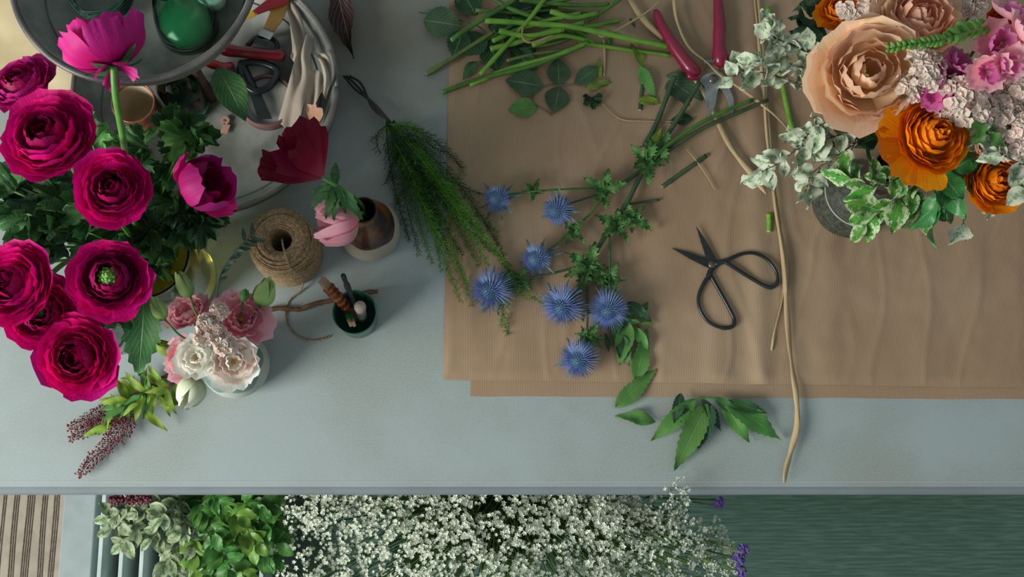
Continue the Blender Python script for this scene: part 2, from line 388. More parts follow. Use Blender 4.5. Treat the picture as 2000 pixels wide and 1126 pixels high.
# ---------------------------------------------------------------- the room and the table
fl = MB().box((0, .4, -.02), (7, 6, .04)).me('floor', False); O('floor', fl, m_floor, kind='structure')
yE = W(880, 950, 0).y
tb = E('work_table', 'large pale grey concrete-look work table that everything on top stands on', 'table', (0, yE + .6, 0))
top = MB(); x0, x1, y1 = -1.7, 1.7, 1.9; c = .013
top.add([(x0, yE, TZ), (x1, yE, TZ), (x1, y1, TZ), (x0, y1, TZ)], [(0, 1, 2, 3)])
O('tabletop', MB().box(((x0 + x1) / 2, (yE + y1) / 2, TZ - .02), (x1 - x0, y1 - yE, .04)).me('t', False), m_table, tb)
e = MB(); zz = TZ
ys = [(yE, zz - .0003), (yE - .004, zz - .001), (yE - .010, zz - .006), (yE - .0125, zz - .013), (yE - .0125, zz - .04), (yE, zz - .04)]
e.add([(x, y, z) for x in (x0, x1) for y, z in ys], [(i, i + 1, i + 7, i + 6) for i in range(5)])
O('edge_strip', e.me('e', False), m_edge, tb, label='darker blue-grey rounded front edge of the table')
yl = W(880, 940, 0).y
O('inlay_line', MB().box((0, yl, TZ), (x1 - x0, .0014, .0006)).me('l', False), mat('edge_line', 'a4acac', k=KA), tb)
for sx in (-1.55, 1.55):
    O('leg', MB().box((sx, .35, (TZ - .04) / 2), (.08, .08, TZ - .04)).me('leg', False), m_edge, tb)
    O('leg', MB().box((sx, 1.7, (TZ - .04) / 2), (.08, .08, TZ - .04)).me('leg', False), m_edge, tb)

# ---------------------------------------------------------------- kraft paper
def nz(x, y, s, k=0): return noise.noise(Vector((x * s, y * s, k)))
def paper_h(u, v):
    """height of the creased sheet in metres at picture-like coordinates"""
    h = .0016 + .0012 * nz(u, v * .35, .012, 1) + .0007 * nz(u, v, .03, 3)
    for cx_, w_, a_, k_ in ((1482, 22, .0055, .03), (1405, 30, .0035, -.02), (1000, 40, .0028, .02), (1150, 30, .0016, .03), (1620, 26, .0025, .02), (1810, 34, .0028, -.03), (1900, 28, .002, .02), (930, 25, .0018, 0), (1300, 36, .0016, .01)):
        xx = u - cx_ - k_ * (v - 500) - 8 * nz(0, v, .008, cx_)
        h += 1.5 * a_ * math.exp(-(xx / w_) ** 2) * (.55 + .45 * nz(cx_, v, .006, 2))
    r = abs(nz(u, v * .3, .011, 9)); h += .0009 * max(0, 1 - r * 9)
    r = abs(nz(u + 400 + v * .25, v * .45, .009, 5)); h += .0020 * max(0, 1 - r * 14) * max(0, nz(u, v, .005, 8) + .2)
    return max(.0008, h)
def sheet(xl_t, xl_b, yb_l, yb_r, xr, base, nx, ny, flat=False):
    b = MB(); vs = []; uv = []; yt = -160
    for j in range(ny + 1):
        v = j / ny
        for i in range(nx + 1):
            u = i / nx; xl = xl_t + (xl_b - xl_t) * v; X = xl + (xr - xl) * u; Y = yt + (yb_l + (yb_r - yb_l) * u + 2 * nz(X, 0, .01, 4) - yt) * v
            e = min(1, min(u * nx / 3, (1 - v) * ny / 3, (1 - u) * nx / 3) + .1)
            h = base + (0 if flat else paper_h(X, Y) * (.35 + .65 * e))
            vs.append(W(X, Y, h)); uv.append((u, v))
    k = nx + 1
    b.add(vs, [(j * k + i, (j + 1) * k + i, (j + 1) * k + i + 1, j * k + i + 1) for j in range(ny) for i in range(nx)], uv)
    return b.me('sheet')
O('kraft_paper', sheet(934, 919, 773, 779, 2010, .0004, 40, 30, True), m_kraft, label='lower brown kraft paper sheet showing as a strip along the bottom edge', cat='paper')
O('kraft_paper', sheet(882, 866, 741, 757, 2004, .0008, 230, 150), m_kraft, label='creased upper sheet of brown kraft paper under the thistles and scissors', cat='paper')
pc = MB(); vs = []
for j in range(13):
    for i in range(13):
        X, Y = -80 + 21 * i, -80 + 24 * j; X = min(X, 172 - .12 * Y); vs.append(W(X, Y, .004 + .012 * abs(nz(X, Y, .012, 3)) ))
pc.add(vs, [(j * 13 + i, (j + 1) * 13 + i, (j + 1) * 13 + i + 1, j * 13 + i + 1) for j in range(12) for i in range(12)])
O('cream_paper', pc.me('cream'), mat('cream_paper', 'd8c8a0', 'c8b488', 8, rough=.7), label='crumpled cream paper lying at the far left behind the tin trays', cat='paper')

# ---------------------------------------------------------------- two-tier tin tray
TB = W(415, 195, 0)
def tray(par, z, r, wall, name):
    b = MB(); t = .0025; ro = r
    prof = [(0, z), (r * .9, z), (r * .985, z + wall), (r + .004, z + wall + .004), (r + .008, z + wall + .001), (r + .007, z + wall - .004), (r + .001, z + wall - .004), (r * .9 + t, z - t), (0, z - t)]
    b.lathe([(max(.0005, a), c) for a, c in prof], 96, (TB.x, TB.y, TZ)); o = O(name, b.me(name), m_tin, par)
    rm = MB(); rm.tube([Vector((TB.x + (r + .004) * cos(a), TB.y + (r + .004) * sin(a), TZ + z + wall + .001)) for a in [2 * pi * i / 96 for i in range(97)]], .0045, 8)
    O('rolled_rim', rm.me('rim'), m_tinrim, o); 
    gr = MB(); gr.tube([Vector((TB.x + r * .86 * cos(a), TB.y + r * .86 * sin(a), TZ + z + .0005)) for a in [2 * pi * i / 96 for i in range(97)]], .0012, 4)
    O('pressed_ring', gr.me('ring'), m_tinrim, o)
    return o
tt = E('tiered_tray', 'round two-tier galvanised tin tray stand with rolled rims at the top left', 'tray', TB)
tray(tt, .010, .222, .045, 'lower_tray'); tray(tt, .405, .160, .05, 'upper_tray')
O('post', MB().tube([TB + Vector((0, 0, z)) for z in (.008, .1, .2, .3, .404)], [.011, .009, .009, .009, .012], 16).me('post'), mat('rusty_post', '5a4440', '403230', 30, rough=.6), tt)

def lathe_obj(name, prof, loc, m, par=None, n=48, axis=None, **k):
    b = MB(); b.lathe([(max(.0004, a), c_) for a, c_ in prof], n, loc, axis); return O(name, b.me(name), m, par, **k)
# things on the upper tray
g = W(370, 56, .405); gd = E('glass_bottle', 'clear tapered glass bottle with bright green liquid on the upper tray', 'bottle', g)
glb = glass('clear_glass', (.66, .92, .8, 1))
lathe_obj('glass', [(0, 0), (.036, 0), (.042, .006), (.041, .02), (.036, .05), (.026, .09), (.018, .11), (.018, .125), (.0165, .125), (.0165, .11), (.0235, .09), (.033, .05), (.037, .02), (.036, .008), (0, .005)], g, glb, gd)
lathe_obj('liquid', [(0, .0055), (.0355, .0085), (.0365, .02), (.036, .028), (0, .028)], g, mat('green_liquid', '0a7a48', '08683c', 10, rough=.2, k=1.7), gd)
wjar = W(422, 4, .405); wd_ = E('white_jar', 'small white round jar with ribbed lid behind the green bottle on the upper tray', 'jar', wjar)
lathe_obj('body', [(0, 0), (.015, 0), (.016, .02), (0, .02)], wjar, mat('milk_glass', 'a8c4b4', '98b8a8', 10, rough=.4), wd_)
lathe_obj('lid', [(.0165, .018), (.018, .02), (.018, .028), (.014, .031), (.0135, .029), (.009, .029), (.008, .0315), (0, .0315)], wjar, mat('milk_lid', 'b4d4c0', 'a8c8b4', 10, rough=.4), wd_)
wb = W(196, -20, .43); b = MB()
for k in range(46):
    a, t = U(0, 6.28), U(-.5, .5); ax = Vector((sin(t) * cos(a), sin(t) * sin(a) * 1.0, cos(t))); M = frame(Vector((0, 0, 0)), ax)
    pts = [wb + Vector((v.x, v.y, v.z * .55)) for v in [M @ (Vector((cos(q) * .042, sin(q) * .042, 0)) * (1 + .04 * sin(q * 3 + k))) + Vector((0, 0, U(-.001, .001) + (k % 7 - 3) * .004)) for q in [2 * pi * i / 28 for i in range(29)]]]
    b.tube(pts, .0009, 4)
m_wire = mat('green_wire', '2c4c40', '1c3830', 40, rough=.4, metal=.3, k=2.2)
O('wire_coil', b.me('coil'), m_wire, label='tangled coil of dark green florist wire on the upper tray', cat='wire')

# things in the lower tray
cl = W(292, 240, .012); cu = E('ceramic_cup', 'empty copper-brown ceramic cup with a shiny rim standing in the lower tray', 'cup', cl)
m_cop = mat('copper_glaze', '8c5030', '60382c', 30, rough=.3, spec=.6, k=2.0)
lathe_obj('wall', [(0, 0), (.028, 0), (.034, .01), (.036, .05), (.0355, .088), (.0365, .094), (.035, .096), (.033, .093), (.0325, .05), (.030, .01), (0, .006)], cl, m_cop, cu)
lathe_obj('inner_glaze', [(.0325, .089), (.0322, .05), (.0295, .012), (0, .0075)], cl, mat('cup_inside', 'a0947c', '908672', 20, rough=.5, k=2.6), cu)
gb = W(372, 205, .012); g2 = E('glass_bottle', 'dark green glass bottle standing in the lower tray under the upper tier', 'bottle', gb)
lathe_obj('glass', [(0, 0), (.032, 0), (.036, .01), (.036, .09), (.024, .12), (.012, .14), (.012, .17), (.010, .17), (.010, .14), (.022, .118), (.033, .09), (.033, .01), (0, .004)], gb, glass('dark_green_glass', (.04, .28, .14, 1)), g2)
bw = W(526, 205, .012); bo = E('ribbon_roll', 'flat roll with brown edge and pale core in the lower tray by the leaf', 'roll', bw)
lathe_obj('edge_band', [(.0, 0), (.045, 0), (.049, .004), (.049, .022), (.044, .024), (.043, .020), (.043, .006), (0, .006)], bw, mat('brown_band', '5c4240', '4c3634', 30, rough=.6, k=2.2), bo)
lathe_obj('core', [(0, .014), (.040, .016), (.0425, .018), (.0425, .006), (0, .006)], bw, mat('pale_core', '8c8c84', '7c7c74', 18, rough=.7, k=2.2), bo)
# red secateurs in the tray
rs = E('pruning_shears', 'closed pruning shears with two glossy red handles lying in the lower tray', 'pruning shears', W(470, 100, .03))
O('handle', MB().tube(px([(420, 78, .045), (440, 96, .05), (480, 102, .05), (520, 106, .05), (552, 108, .05), (558, 109, .05)], n=4), [.006, .010, .012, .0125, .012, .0115, .0105, .010, .0102, .0106, .0106, .0102, .0098, .0098, .010, .0102, .010, .009, .007, .004, .001], 12).me('h'), m_red, rs)
O('handle', MB().tube(px([(395, 112, .045), (415, 125, .045), (440, 132, .045), (458, 137, .045)], n=4), [.007, .0085, .009, .009, .0088, .0082, .008, .008, .009, .0115, .0125, .0105, .005], 12).me('h2'), mat('bright_red', '94101a', '840c16', 10, rough=.25, spec=.6, k=2.2), rs, label='shorter bright red handle with a round eyelet')
O('eyelet', MB().lathe([(.003, 0), (.0055, .001), (.0055, -.002), (.003, -.002), (.003, 0)], 16, W(455, 134, .056)).me('ey'), m_black, rs)
O('pivot', MB().lathe([(.0004, .006), (.004, .006), (.005, .003), (.005, 0), (.0004, 0)], 16, W(424, 103, .047)).me('pv'), m_steel, rs)
bs = E('scissors', 'black-handled scissors with an oval grip lying in the lower tray', 'scissors', W(510, 150, .03))
O('grip', MB().tube(px([(472, 150, .04), (480, 166, .04), (500, 178, .04), (525, 170, .04), (540, 150, .04), (538, 134, .04), (515, 124, .04), (485, 122, .04), (470, 130, .04), (472, 150, .04)], n=4), .0064, 10).me('g'), m_black, bs)
O('grip', MB().tube(px([(482, 90, .036), (500, 74, .036), (522, 72, .036), (540, 84, .036), (536, 100, .036), (500, 108, .036), (482, 90, .036)], n=4), .0045, 10).me('g'), m_black, bs)
O('blade', MB().prism([(476, 140), (468, 128), (400, 150), (360, 172), (395, 164)], .030, .032).me('b', False), m_steel, bs)
kn = E('knife', 'dark knife lying in the shadow across the lower tray', 'knife', W(500, 220, .02))
O('blade', MB().prism([(486, 180), (508, 178), (532, 232), (505, 233)], .034, .036).me('b', False), m_black, kn)
O('handle', MB().tube(px([(497, 178, .036), (484, 150, .036), (470, 120, .036)], n=3), [.008] * 6 + [.006], 10).me('h'), m_black, kn)
br = E('paint_brush', 'flat brush with a tan wooden handle and metal ferrule in the lower tray', 'brush', W(530, 60, .04))
o = O('handle', MB().prism([(513, 58), (532, 66), (552, 40), (568, 0), (575, -30), (545, -30), (538, 0)], .045, .055).me('h', False), mat('tan_wood', '7c6030', '685028', 12, rough=.5, k=2.3), br); bev(o, .002)
o = O('ferrule', MB().prism([(504, 68), (528, 78), (536, 64), (512, 54)], .043, .057).me('f', False), m_steel, br); bev(o, .0015)
o = O('bristles', MB().prism([(500, 72), (526, 82), (524, 92), (494, 84)], .044, .054).me('f', False), m_black, br)
pn = E('garden_knife', 'closed folding knife with dark red and yellow handle tucked by the brush', 'knife', W(510, 15, .04))
o = O('handle', MB().prism([(492, 22), (500, 30), (560, 8), (575, -10), (555, -22), (520, 0)], .058, .068).me('h', False), mat('dark_red', '6c1018', '581014', 10, rough=.35, k=2.2), pn); bev(o, .003)
o = O('tip_band', MB().prism([(474, 34), (478, 41), (502, 30), (494, 19)], .058, .068).me('h', False), mat('mustard', 'b08c20', 'a08020', 10, rough=.45, k=1.9), pn); bev(o, .002)
tg = E('wooden_tag', 'small pale wooden tag with a hole beside the leaf in the lower tray', 'tag', W(438, 242, .014))
b = MB(); ang = rad(62); M = Matrix.Rotation(ang, 3, 'Z')
b.lathe([(.003, 0), (.008, 0), (.008, .003), (.003, .003), (.003, 0)], 20, W(440, 236, .014)); b.prism([(436, 240), (450, 244), (443, 262), (430, 258)], .014, .017)
O('plate', b.me('tag', False), mat('tag_wood', 'a07c68', '906c58', 20, rough=.6, k=1.9), tg)
# linen ribbon
lin_ = E('linen_cloth', 'crumpled off-white linen cloth strip folded on the right side of the lower tray', 'cloth', W(600, 130, .03))
m_lin = mat('linen', 'b4a898', 'a09484', 14, rough=.85, bump=.3, bscale=700, k=1.9, trans=.1)
def cloth(pts, wd, tw, seed, nm='fold'):
    b = MB(); P_ = px(pts, n=6); k = len(P_); vs = []; nn = 9; r = random.Random(seed); ph = r.uniform(0, 6)
    for i, p in enumerate(P_):
        t = (P_[min(k - 1, i + 1)] - P_[max(0, i - 1)]).normalized(); q = i / (k - 1); a = tw[0] + (tw[1] - tw[0]) * q
        sd = t.cross(Vector((0, 0, 1))).normalized(); up = Vector((0, 0, 1)); d = sd * cos(a) + up * sin(a); ww = wd[0] + (wd[1] - wd[0]) * q
        for j in range(nn):
            s_ = j / (nn - 1) - .5
            vs.append(p + d * s_ * ww + up * (.006 * cos(s_ * 9 + ph + q * 5) + .004 * sin(q * 11 + s_ * 5)) + t * .004 * sin(s_ * 7 + seed))
    b.add(vs, [(i * nn + j, (i + 1) * nn + j, (i + 1) * nn + j + 1, i * nn + j + 1) for i in range(k - 1) for j in range(nn - 1)])
    o = O(nm, b.me('cloth'), m_lin, lin_); sm = o.modifiers.new('t', 'SOLIDIFY'); sm.thickness = .001; subd(o); return o
cloth([(560, -10, .045), (578, 40, .05), (584, 90, .055), (580, 120, .05)], (.02, .03), (.2, .6), 1)
cloth([(604, 70, .05), (592, 110, .06), (588, 150, .06), (575, 195, .05), (562, 250, .03)], (.018, .045), (.1, -.2), 2)
cloth([(622, 105, .07), (635, 118, .075), (640, 150, .07), (632, 185, .05)], (.022, .016), (.2, .9), 3)
cloth([(622, 140, .055), (612, 180, .05), (598, 215, .04), (580, 245, .03)], (.03, .02), (0, .3), 4)
pt = O('loose_petal', petm(1.0, .3, .9, .2, .6, .08, .05, .3, seed=3), None, None, basis(W(612, 255, .03), img(.2, -1, .6), (0, 0, 1)) @ Matrix.Diagonal((.045, .034, .045, 1)), label='curled peach rose petal at the right rim of the lower tray', cat='petal'); setm(pt, m_peach2)
lf = O('laurel_leaf', leafm(1, .48, 0, .3, .2, seed=4, pk=.85, wave=.03), None, None, basis(W(425, 132, .065), img(.55, 1, .05), (0.2, 0, 1)) @ Matrix.Diagonal((.108, .115, .1, 1)), label='single dark green pointed leaf lying on the scissors in the lower tray', cat='leaf'); setm(lf, m_ranleaf)
o = O('dark_leaf', leafm(1, .3, .05, .5, .1, seed=6, n=14, wave=.08), None, None, basis(W(655, -40, .03), img(.22, 1, -.05), (-.4, 0, 1)) @ Matrix.Diagonal((.15, .14, .14, 1)), label='dark burgundy wilted leaf beside the right rim of the tin tray', cat='leaf'); setm(o, mat('leaf_burgundy', '2c181c', '3c2024', 30, rough=.6, kind='leaf', k=1.8))

# ---------------------------------------------------------------- jute spool, vases, cup
JB = W(568, 499, 0); ju = E('twine_spool', 'wound cone of brown jute twine standing beside the amber vase', 'twine', JB)
def jprof(z): return .0535 + .004 * sin(pi * z / .115) - .003 * (z / .115)
lathe_obj('core', [(.017, .02), (.017, .098), (.021, .113), (.034, .1165), (.046, .112), (.0495, .104)] + [(jprof(z) - .001, z) for z in (.09, .06, .03, .01)] + [(.048, .0), (.017, .0), (.017, .02)], JB, m_jute, ju)
b = MB()
for k in range(64):
    z = .004 + .104 * ((k * .618) % 1); tl = U(-.35, .35) * min(z, .112 - z) / jprof(z); ph = U(0, 6); pts = []
    for i in range(29):
        a = 2 * pi * i / 28; zz_ = z + tl * jprof(z) * sin(a + ph); zz_ = max(.002, min(.108, zz_)); r_ = jprof(zz_) + .0004
        pts.append(JB + Vector((r_ * cos(a), r_ * sin(a), zz_)))
    b.tube(pts, .0012, 5, False)
for k in range(26):
    r0 = .021 + .029 * k / 25; pts = []; ec = U(-.0025, .0025); ph = U(0, 6)
    for i in range(29):
        a = 2 * pi * i / 28; r_ = r0 + ec * sin(a + ph); q = (r_ - .034) / .017; pts.append(JB + Vector((r_ * cos(a), r_ * sin(a), .1172 - .008 * q * q)))
    b.tube(pts, .0012, 5, False)
O('winding', b.me('w'), m_jute, ju, kind='stuff')
def twisted(pts, r, ply=2, turns=3.0):
    b = MB(); k = len(pts)
    for q in range(ply):
        pp = []
        for i, p in enumerate(pts):
            t = (pts[min(k - 1, i + 1)] - pts[max(0, i - 1)]).normalized(); a = t.orthogonal().normalized(); c_ = t.cross(a); an = i * turns * .35 + pi * q
            pp.append(p + (a * cos(an) + c_ * sin(an)) * r * .55)
        b.tube(pp, r * .75, 5)
    return b.me('twine')
O('twine_end', twisted(px([(551, 466, .105), (553, 480, .121), (560, 505, .12), (568, 524, .112), (580, 532, .10), (596, 528, .09), (612, 510, .075), (622, 488, .05), (640, 473, .02), (652, 470, .003), (668, 470, .003)], n=7), .0014), m_jute, ju)
O('twine_end', twisted(px([(590, 546, .02), (591, 556, .012), (585, 570, .003), (566, 585, .002), (558, 605, .002), (560, 625, .002), (570, 645, .002), (590, 660, .002), (612, 665, .002), (630, 662, .002), (645, 657, .002)], n=7), .0016), m_jute, ju)

AV = W(724, 458, 0); av = E('ceramic_vase', 'amber and violet glazed ceramic vase with a bare cream base beside the twine spool', 'vase', AV)
def glaze2(name, cA, cB, cC, split, amp, k=1.8, cr=.2, fd=14, sc=14):
    m = mat(name, cA, cB, sc, rough=cr, spec=.6, bump=.0, k=k); nt = m.node_tree; N = nt.nodes; L = nt.links
    b = N['Principled BSDF'] if 'Principled BSDF' in N else [n for n in N if n.type == 'BSDF_PRINCIPLED'][0]
    src = b.inputs['Base Color'].links[0].from_socket
    tc = N.new('ShaderNodeTexCoord'); sp = N.new('ShaderNodeSeparateXYZ'); L.new(tc.outputs['UV'], sp.inputs[0])
    nn = N.new('ShaderNodeTexNoise'); nn.inputs['Scale'].default_value = fd; nn.inputs['Detail'].default_value = 1; L.new(tc.outputs['Object'], nn.inputs[0])
    a = N.new('ShaderNodeMath'); a.operation = 'MULTIPLY_ADD'; L.new(nn.outputs['Fac'], a.inputs[0]); a.inputs[1].default_value = amp; L.new(sp.outputs[1], a.inputs[2])
    st = N.new('ShaderNodeMath'); st.operation = 'GREATER_THAN'; L.new(a.outputs[0], st.inputs[0]); st.inputs[1].default_value = split
    mx = N.new('ShaderNodeMix'); mx.data_type = 'RGBA'; L.new(st.outputs[0], mx.inputs[0]); mx.inputs[6].default_value = lin(cC, k); L.new(src, mx.inputs[7])
    L.new(mx.outputs[2], b.inputs['Base Color'])
    rr = N.new('ShaderNodeMapRange'); L.new(st.outputs[0], rr.inputs[0]); rr.inputs[3].default_value = .7; rr.inputs[4].default_value = cr; L.new(rr.outputs[0], b.inputs['Roughness'])
    return m
m_amb = glaze2('amber_glaze', '6c4014', '2c222c', '989080', .585, .16, k=2.0, fd=20, sc=26)
vp = [(.0005, 0), (.034, 0), (.044, .004), (.0505, .016), (.052, .03), (.049, .05), (.041, .074), (.031, .096), (.0225, .116), (.0195, .130), (.0195, .142), (.0215, .150)]
def fine(p, n=4):
    s_ = spl([Vector((a, 0, c_)) for a, c_ in p], n); return [(v.x, v.z) for v in s_]
lathe_obj('body', fine(vp), AV, m_amb, av, 64)
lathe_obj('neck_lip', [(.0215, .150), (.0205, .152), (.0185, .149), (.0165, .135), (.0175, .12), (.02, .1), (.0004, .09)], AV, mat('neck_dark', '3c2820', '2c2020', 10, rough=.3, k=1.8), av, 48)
CU = W(700, 624, 0); cp = E('enamel_cup', 'small dark green cup holding pegs and tools', 'cup', CU)
m_cg = mat('green_enamel', '28604c', '1c4c3c', 8, rough=.25, spec=.6, k=1.7)
lathe_obj('body', [(0, 0), (.029, 0), (.0325, .004), (.0345, .05), (.0355, .068), (.0365, .070), (.0355, .0715), (.034, .069), (.0325, .05), (.0305, .006), (0, .004)], CU, m_cg, cp)
# contents of the cup
st = E('wrapped_stick', 'square wooden stick wrapped in copper foil leaning out of the green cup', 'stick', W(655, 570, .1))
def stick(par, nm, a, b_, w, t, m, roll=0.):
    d = (b_ - a); M = basis((a + b_) / 2, d, (0, 0, 1)) @ Matrix.Rotation(roll, 4, 'X'); bb = MB(); bb.box((0, 0, 0), (d.length, w, t)); o = O(nm, bb.me(nm, False), m, par, M); bev(o, min(w, t) * .15); return o
A1, B1 = W(697, 622, .02), W(628, 546, .115)
stick(st, 'shaft', A1, B1, .014, .009, m_woodl, .3)
fo = MB(); k = 15
fo.tube([A1.lerp(B1, .28 + .55 * i / k) for i in range(k + 1)], [.0098 + .0009 * ((i * 7 % 3) - 1) for i in range(k + 1)], 9)
O('foil', fo.me('foil', False), mat('copper_foil', '704028', '9c5c3c', 60, rough=.3, metal=.6, bump=1.0, bscale=140, bd=.004, k=1.8), st)
bt = E('tweezers', 'black slender tool with a round end standing in the green cup', 'tweezers', W(685, 560, .1))
O('shaft', MB().tube(px([(700, 612, .02), (692, 590, .07), (684, 572, .1), (679, 560, .11), (673, 545, .12), (669, 534, .125)], n=3), [.004] * 8 + [.0052] * 3 + [.0035, .0042, .0042, .0045, .002], 10).me('s'), m_black, bt)
pg = E('wooden_peg_doll', 'round-headed pale wooden peg standing in the green cup', 'peg', W(703, 602, .06))
m_peg = mat('pale_peg', 'bcb0a0', 'b0a494', 10, rough=.5, k=1.6)
PA, PB_ = W(708, 622, .03), W(703, 598, .078); d = (PB_ - PA).normalized()
lathe_obj('body', [(0, 0), (.0075, 0), (.0085, .015), (.0085, .028), (.007, .034), (.0055, .036)], PA, m_peg, pg, 24, d)
lathe_obj('head', [(.0055, .034), (.0085, .038), (.0098, .044), (.0095, .051), (.006, .056), (0, .057)], PA, m_peg, pg, 24, d)
cp2 = E('clothes_peg', 'clothes peg with green paint and bare wooden end in the green cup', 'peg', W(685, 620, .06))
for dx in (-3.5, 3.5):
    A2, B2 = W(676 + dx, 600, .02), W(688 + dx, 633, .078)
    stick(cp2, 'prong', A2, B2, .0052, .009, m_woodl)
    stick(cp2, 'painted_band', A2.lerp(B2, .25), A2.lerp(B2, .86), .0062, .0096, mat('green_paint', '1c7040', '186038', 20, rough=.5, k=1.7))
b = MB(); b.tube(px([(518, 606, .006), (545, 602, .006), (575, 604, .007), (590, 603, .008), (610, 594, .009), (650, 586, .012), (690, 577, .014), (715, 571, .014), (738, 569, .013)], n=4), [.0032 + .0012 * abs(sin(i * .8)) for i in range(33)], 9)
# behind the cup: lower part is hidden, so the twig lies on the table just beyond it
O('twig', b.me('twig'), m_brown, label='crooked brown bare twig lying behind the green cup', cat='twig')

PV = W(468, 716, 0); pv = E('ceramic_vase', 'round pale vase half dipped in sage green glaze holding the pink bouquet', 'vase', PV)
m_sage = glaze2('sage_glaze', '5c7a74', '66807a', 'a8aca0', .70, .3, k=1.7, cr=.4, fd=18)
lathe_obj('body', fine([(.0005, 0), (.034, 0), (.046, .006), (.0545, .024), (.0555, .042), (.050, .066), (.040, .084), (.029, .096), (.024, .104), (.025, .110)]), PV, m_sage, pv, 64)
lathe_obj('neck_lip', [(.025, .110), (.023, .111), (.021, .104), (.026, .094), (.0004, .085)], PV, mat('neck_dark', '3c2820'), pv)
GV = W(1653, 398, 0); gv = E('stoneware_vase', 'dark grey-green stoneware vase holding the peach and orange bouquet', 'vase', GV)
m_stone = glaze2('stone_glaze', '545a44', '33383a', '5c664c', .46, .5, k=1.15, cr=.5, fd=260, sc=130)
lathe_obj('body', fine([(.0005, 0), (.052, 0), (.062, .006), (.0655, .024), (.064, .045), (.055, .075), (.042, .105), (.031, .135), (.027, .16), (.030, .2)]), GV, m_stone, gv, 64)
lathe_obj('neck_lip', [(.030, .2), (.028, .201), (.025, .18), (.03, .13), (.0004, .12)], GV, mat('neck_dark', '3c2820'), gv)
lathe_obj('glaze_line', [(.0598, .063), (.0606, .0645), (.0590, .066)], GV, mat('pale_line', '8c9484'), gv)
# glass jar of the magenta bouquet
JR = W(346, 549, 0); jr = E('glass_jar', 'clear glass jar of yellow-green water holding the magenta ranunculus', 'jar', JR)
lathe_obj('glass', fine([(.0005, 0), (.062, 0), (.068, .006), (.071, .02), (.072, .12), (.069, .15), (.064, .165), (.064, .175), (.069, .190), (.071, .2)], 3) + fine([(.068, .2), (.0665, .19), (.0615, .175), (.0615, .165), (.0665, .15), (.069, .12), (.068, .02), (.062, .008), (.0005, .006)], 3), JR, glass('jar_glass', (.93, .96, .92, 1)), jr, 64)
lathe_obj('water', [(0, .0075), (.0615, .0095), (.0672, .02), (.0682, .10), (.0682, .115), (0, .115)], JR, glass('yellow_water', (.72, .62, .06, 1), ior=1.2), jr, 64)
SJ = W(232, 665, 0); sj = E('glass_tumbler', 'small clear glass tumbler half hidden below the magenta flowers', 'glass', SJ)
lathe_obj('glass', fine([(.0005, 0), (.022, 0), (.026, .004), (.029, .06), (.027, .06), (.024, .006), (.0005, .006)], 3), SJ, glass('jar_glass', (.93, .96, .92, 1)), sj, 40)
# ================================================================ flowers
def stem_to(par, a, b_, m, r=.003, mid=None, n=8, nm='stem'):
    """a vase mouth, b flower base"""
    pts = [a] + ([mid] if mid else [a.lerp(b_, .5) + Vector((U(-.01, .01), U(-.01, .01), .012))]) + [b_]
    P_ = spl(pts, n); O(nm, MB().tube(P_, r, 8).me('stem'), m, par); return P_
def sepals(par, M, s, n, m, L=.5, Wd=.3, droop=.6, z=0):
    me = leafm(1, Wd, 0, .2, .3, n=8, seed=2)
    for i in range(n):
        a = 2 * pi * i / n + U(-.3, .3); loc = M @ Vector((.05 * s * cos(a), .05 * s * sin(a), z * s)); d = M.to_3x3() @ Vector((cos(a), sin(a), -droop + U(-.2, .2)))
        LF(par, me, m, loc, d, M.to_3x3() @ Vector((0, 0, 1)), s * L * U(.85, 1.15), 'sepal')
def heart(par, M, s, m, r=.13, z=.25, nm='heart', n=26):
    b = MB(); b.ball(M @ Vector((0, 0, z * s)), r * s * .8, 10, 6)
    for i in range(n):
        a = i * 2.4; q = (i / n) ** .5; p = M @ Vector((cos(a) * q * r * s * .9, sin(a) * q * r * s * .9, z * s + (1 - q * q) * r * s * .7)); b.ball(p, r * s * .22, 6, 4)
    return O(nm, b.me('heart'), m, par)
JM = JR + Vector((0, 0, .19))
R_open = rings_ran(9, .17, 1.0, .035)
R_tight = rings_ran(9, .1, 1.15, .03)
R_wide = rings_ran(8, .22, .85, .04)
ran = [ # px, py, r px, h, axis, rings, mats, label, heart
 (34, 152, 66, .43, (-.25, .35, 1), R_wide, m_magp, 'magenta ranunculus at the far upper left, petals spread and partly hidden by the big one'),
 (88, 258, 92, .50, (-.05, .1, 1), R_open, m_mag, 'largest magenta ranunculus, wide open, at the upper left'),
 (219, 367, 72, .50, (.1, -.1, 1), R_tight, m_mag, 'round deep pink ranunculus at the middle of the bouquet with a small green eye'),
 (213, 541, 75, .46, (.15, -.05, 1), R_wide, m_magd, 'dark magenta ranunculus with a large curled green heart'),
 (22, 552, 80, .46, (-.25, 0, 1), R_tight, m_mag, 'magenta ranunculus cut by the left edge of the picture, above another'),
 (78, 612, 72, .39, (.3, -.35, 1), R_wide, m_mag, 'magenta ranunculus tucked under its neighbour at the left with a small green eye'),
 (147, 697, 77, .38, (0, -.25, 1), R_open, m_mag, 'lowest magenta ranunculus at the bottom of the bouquet'),
]
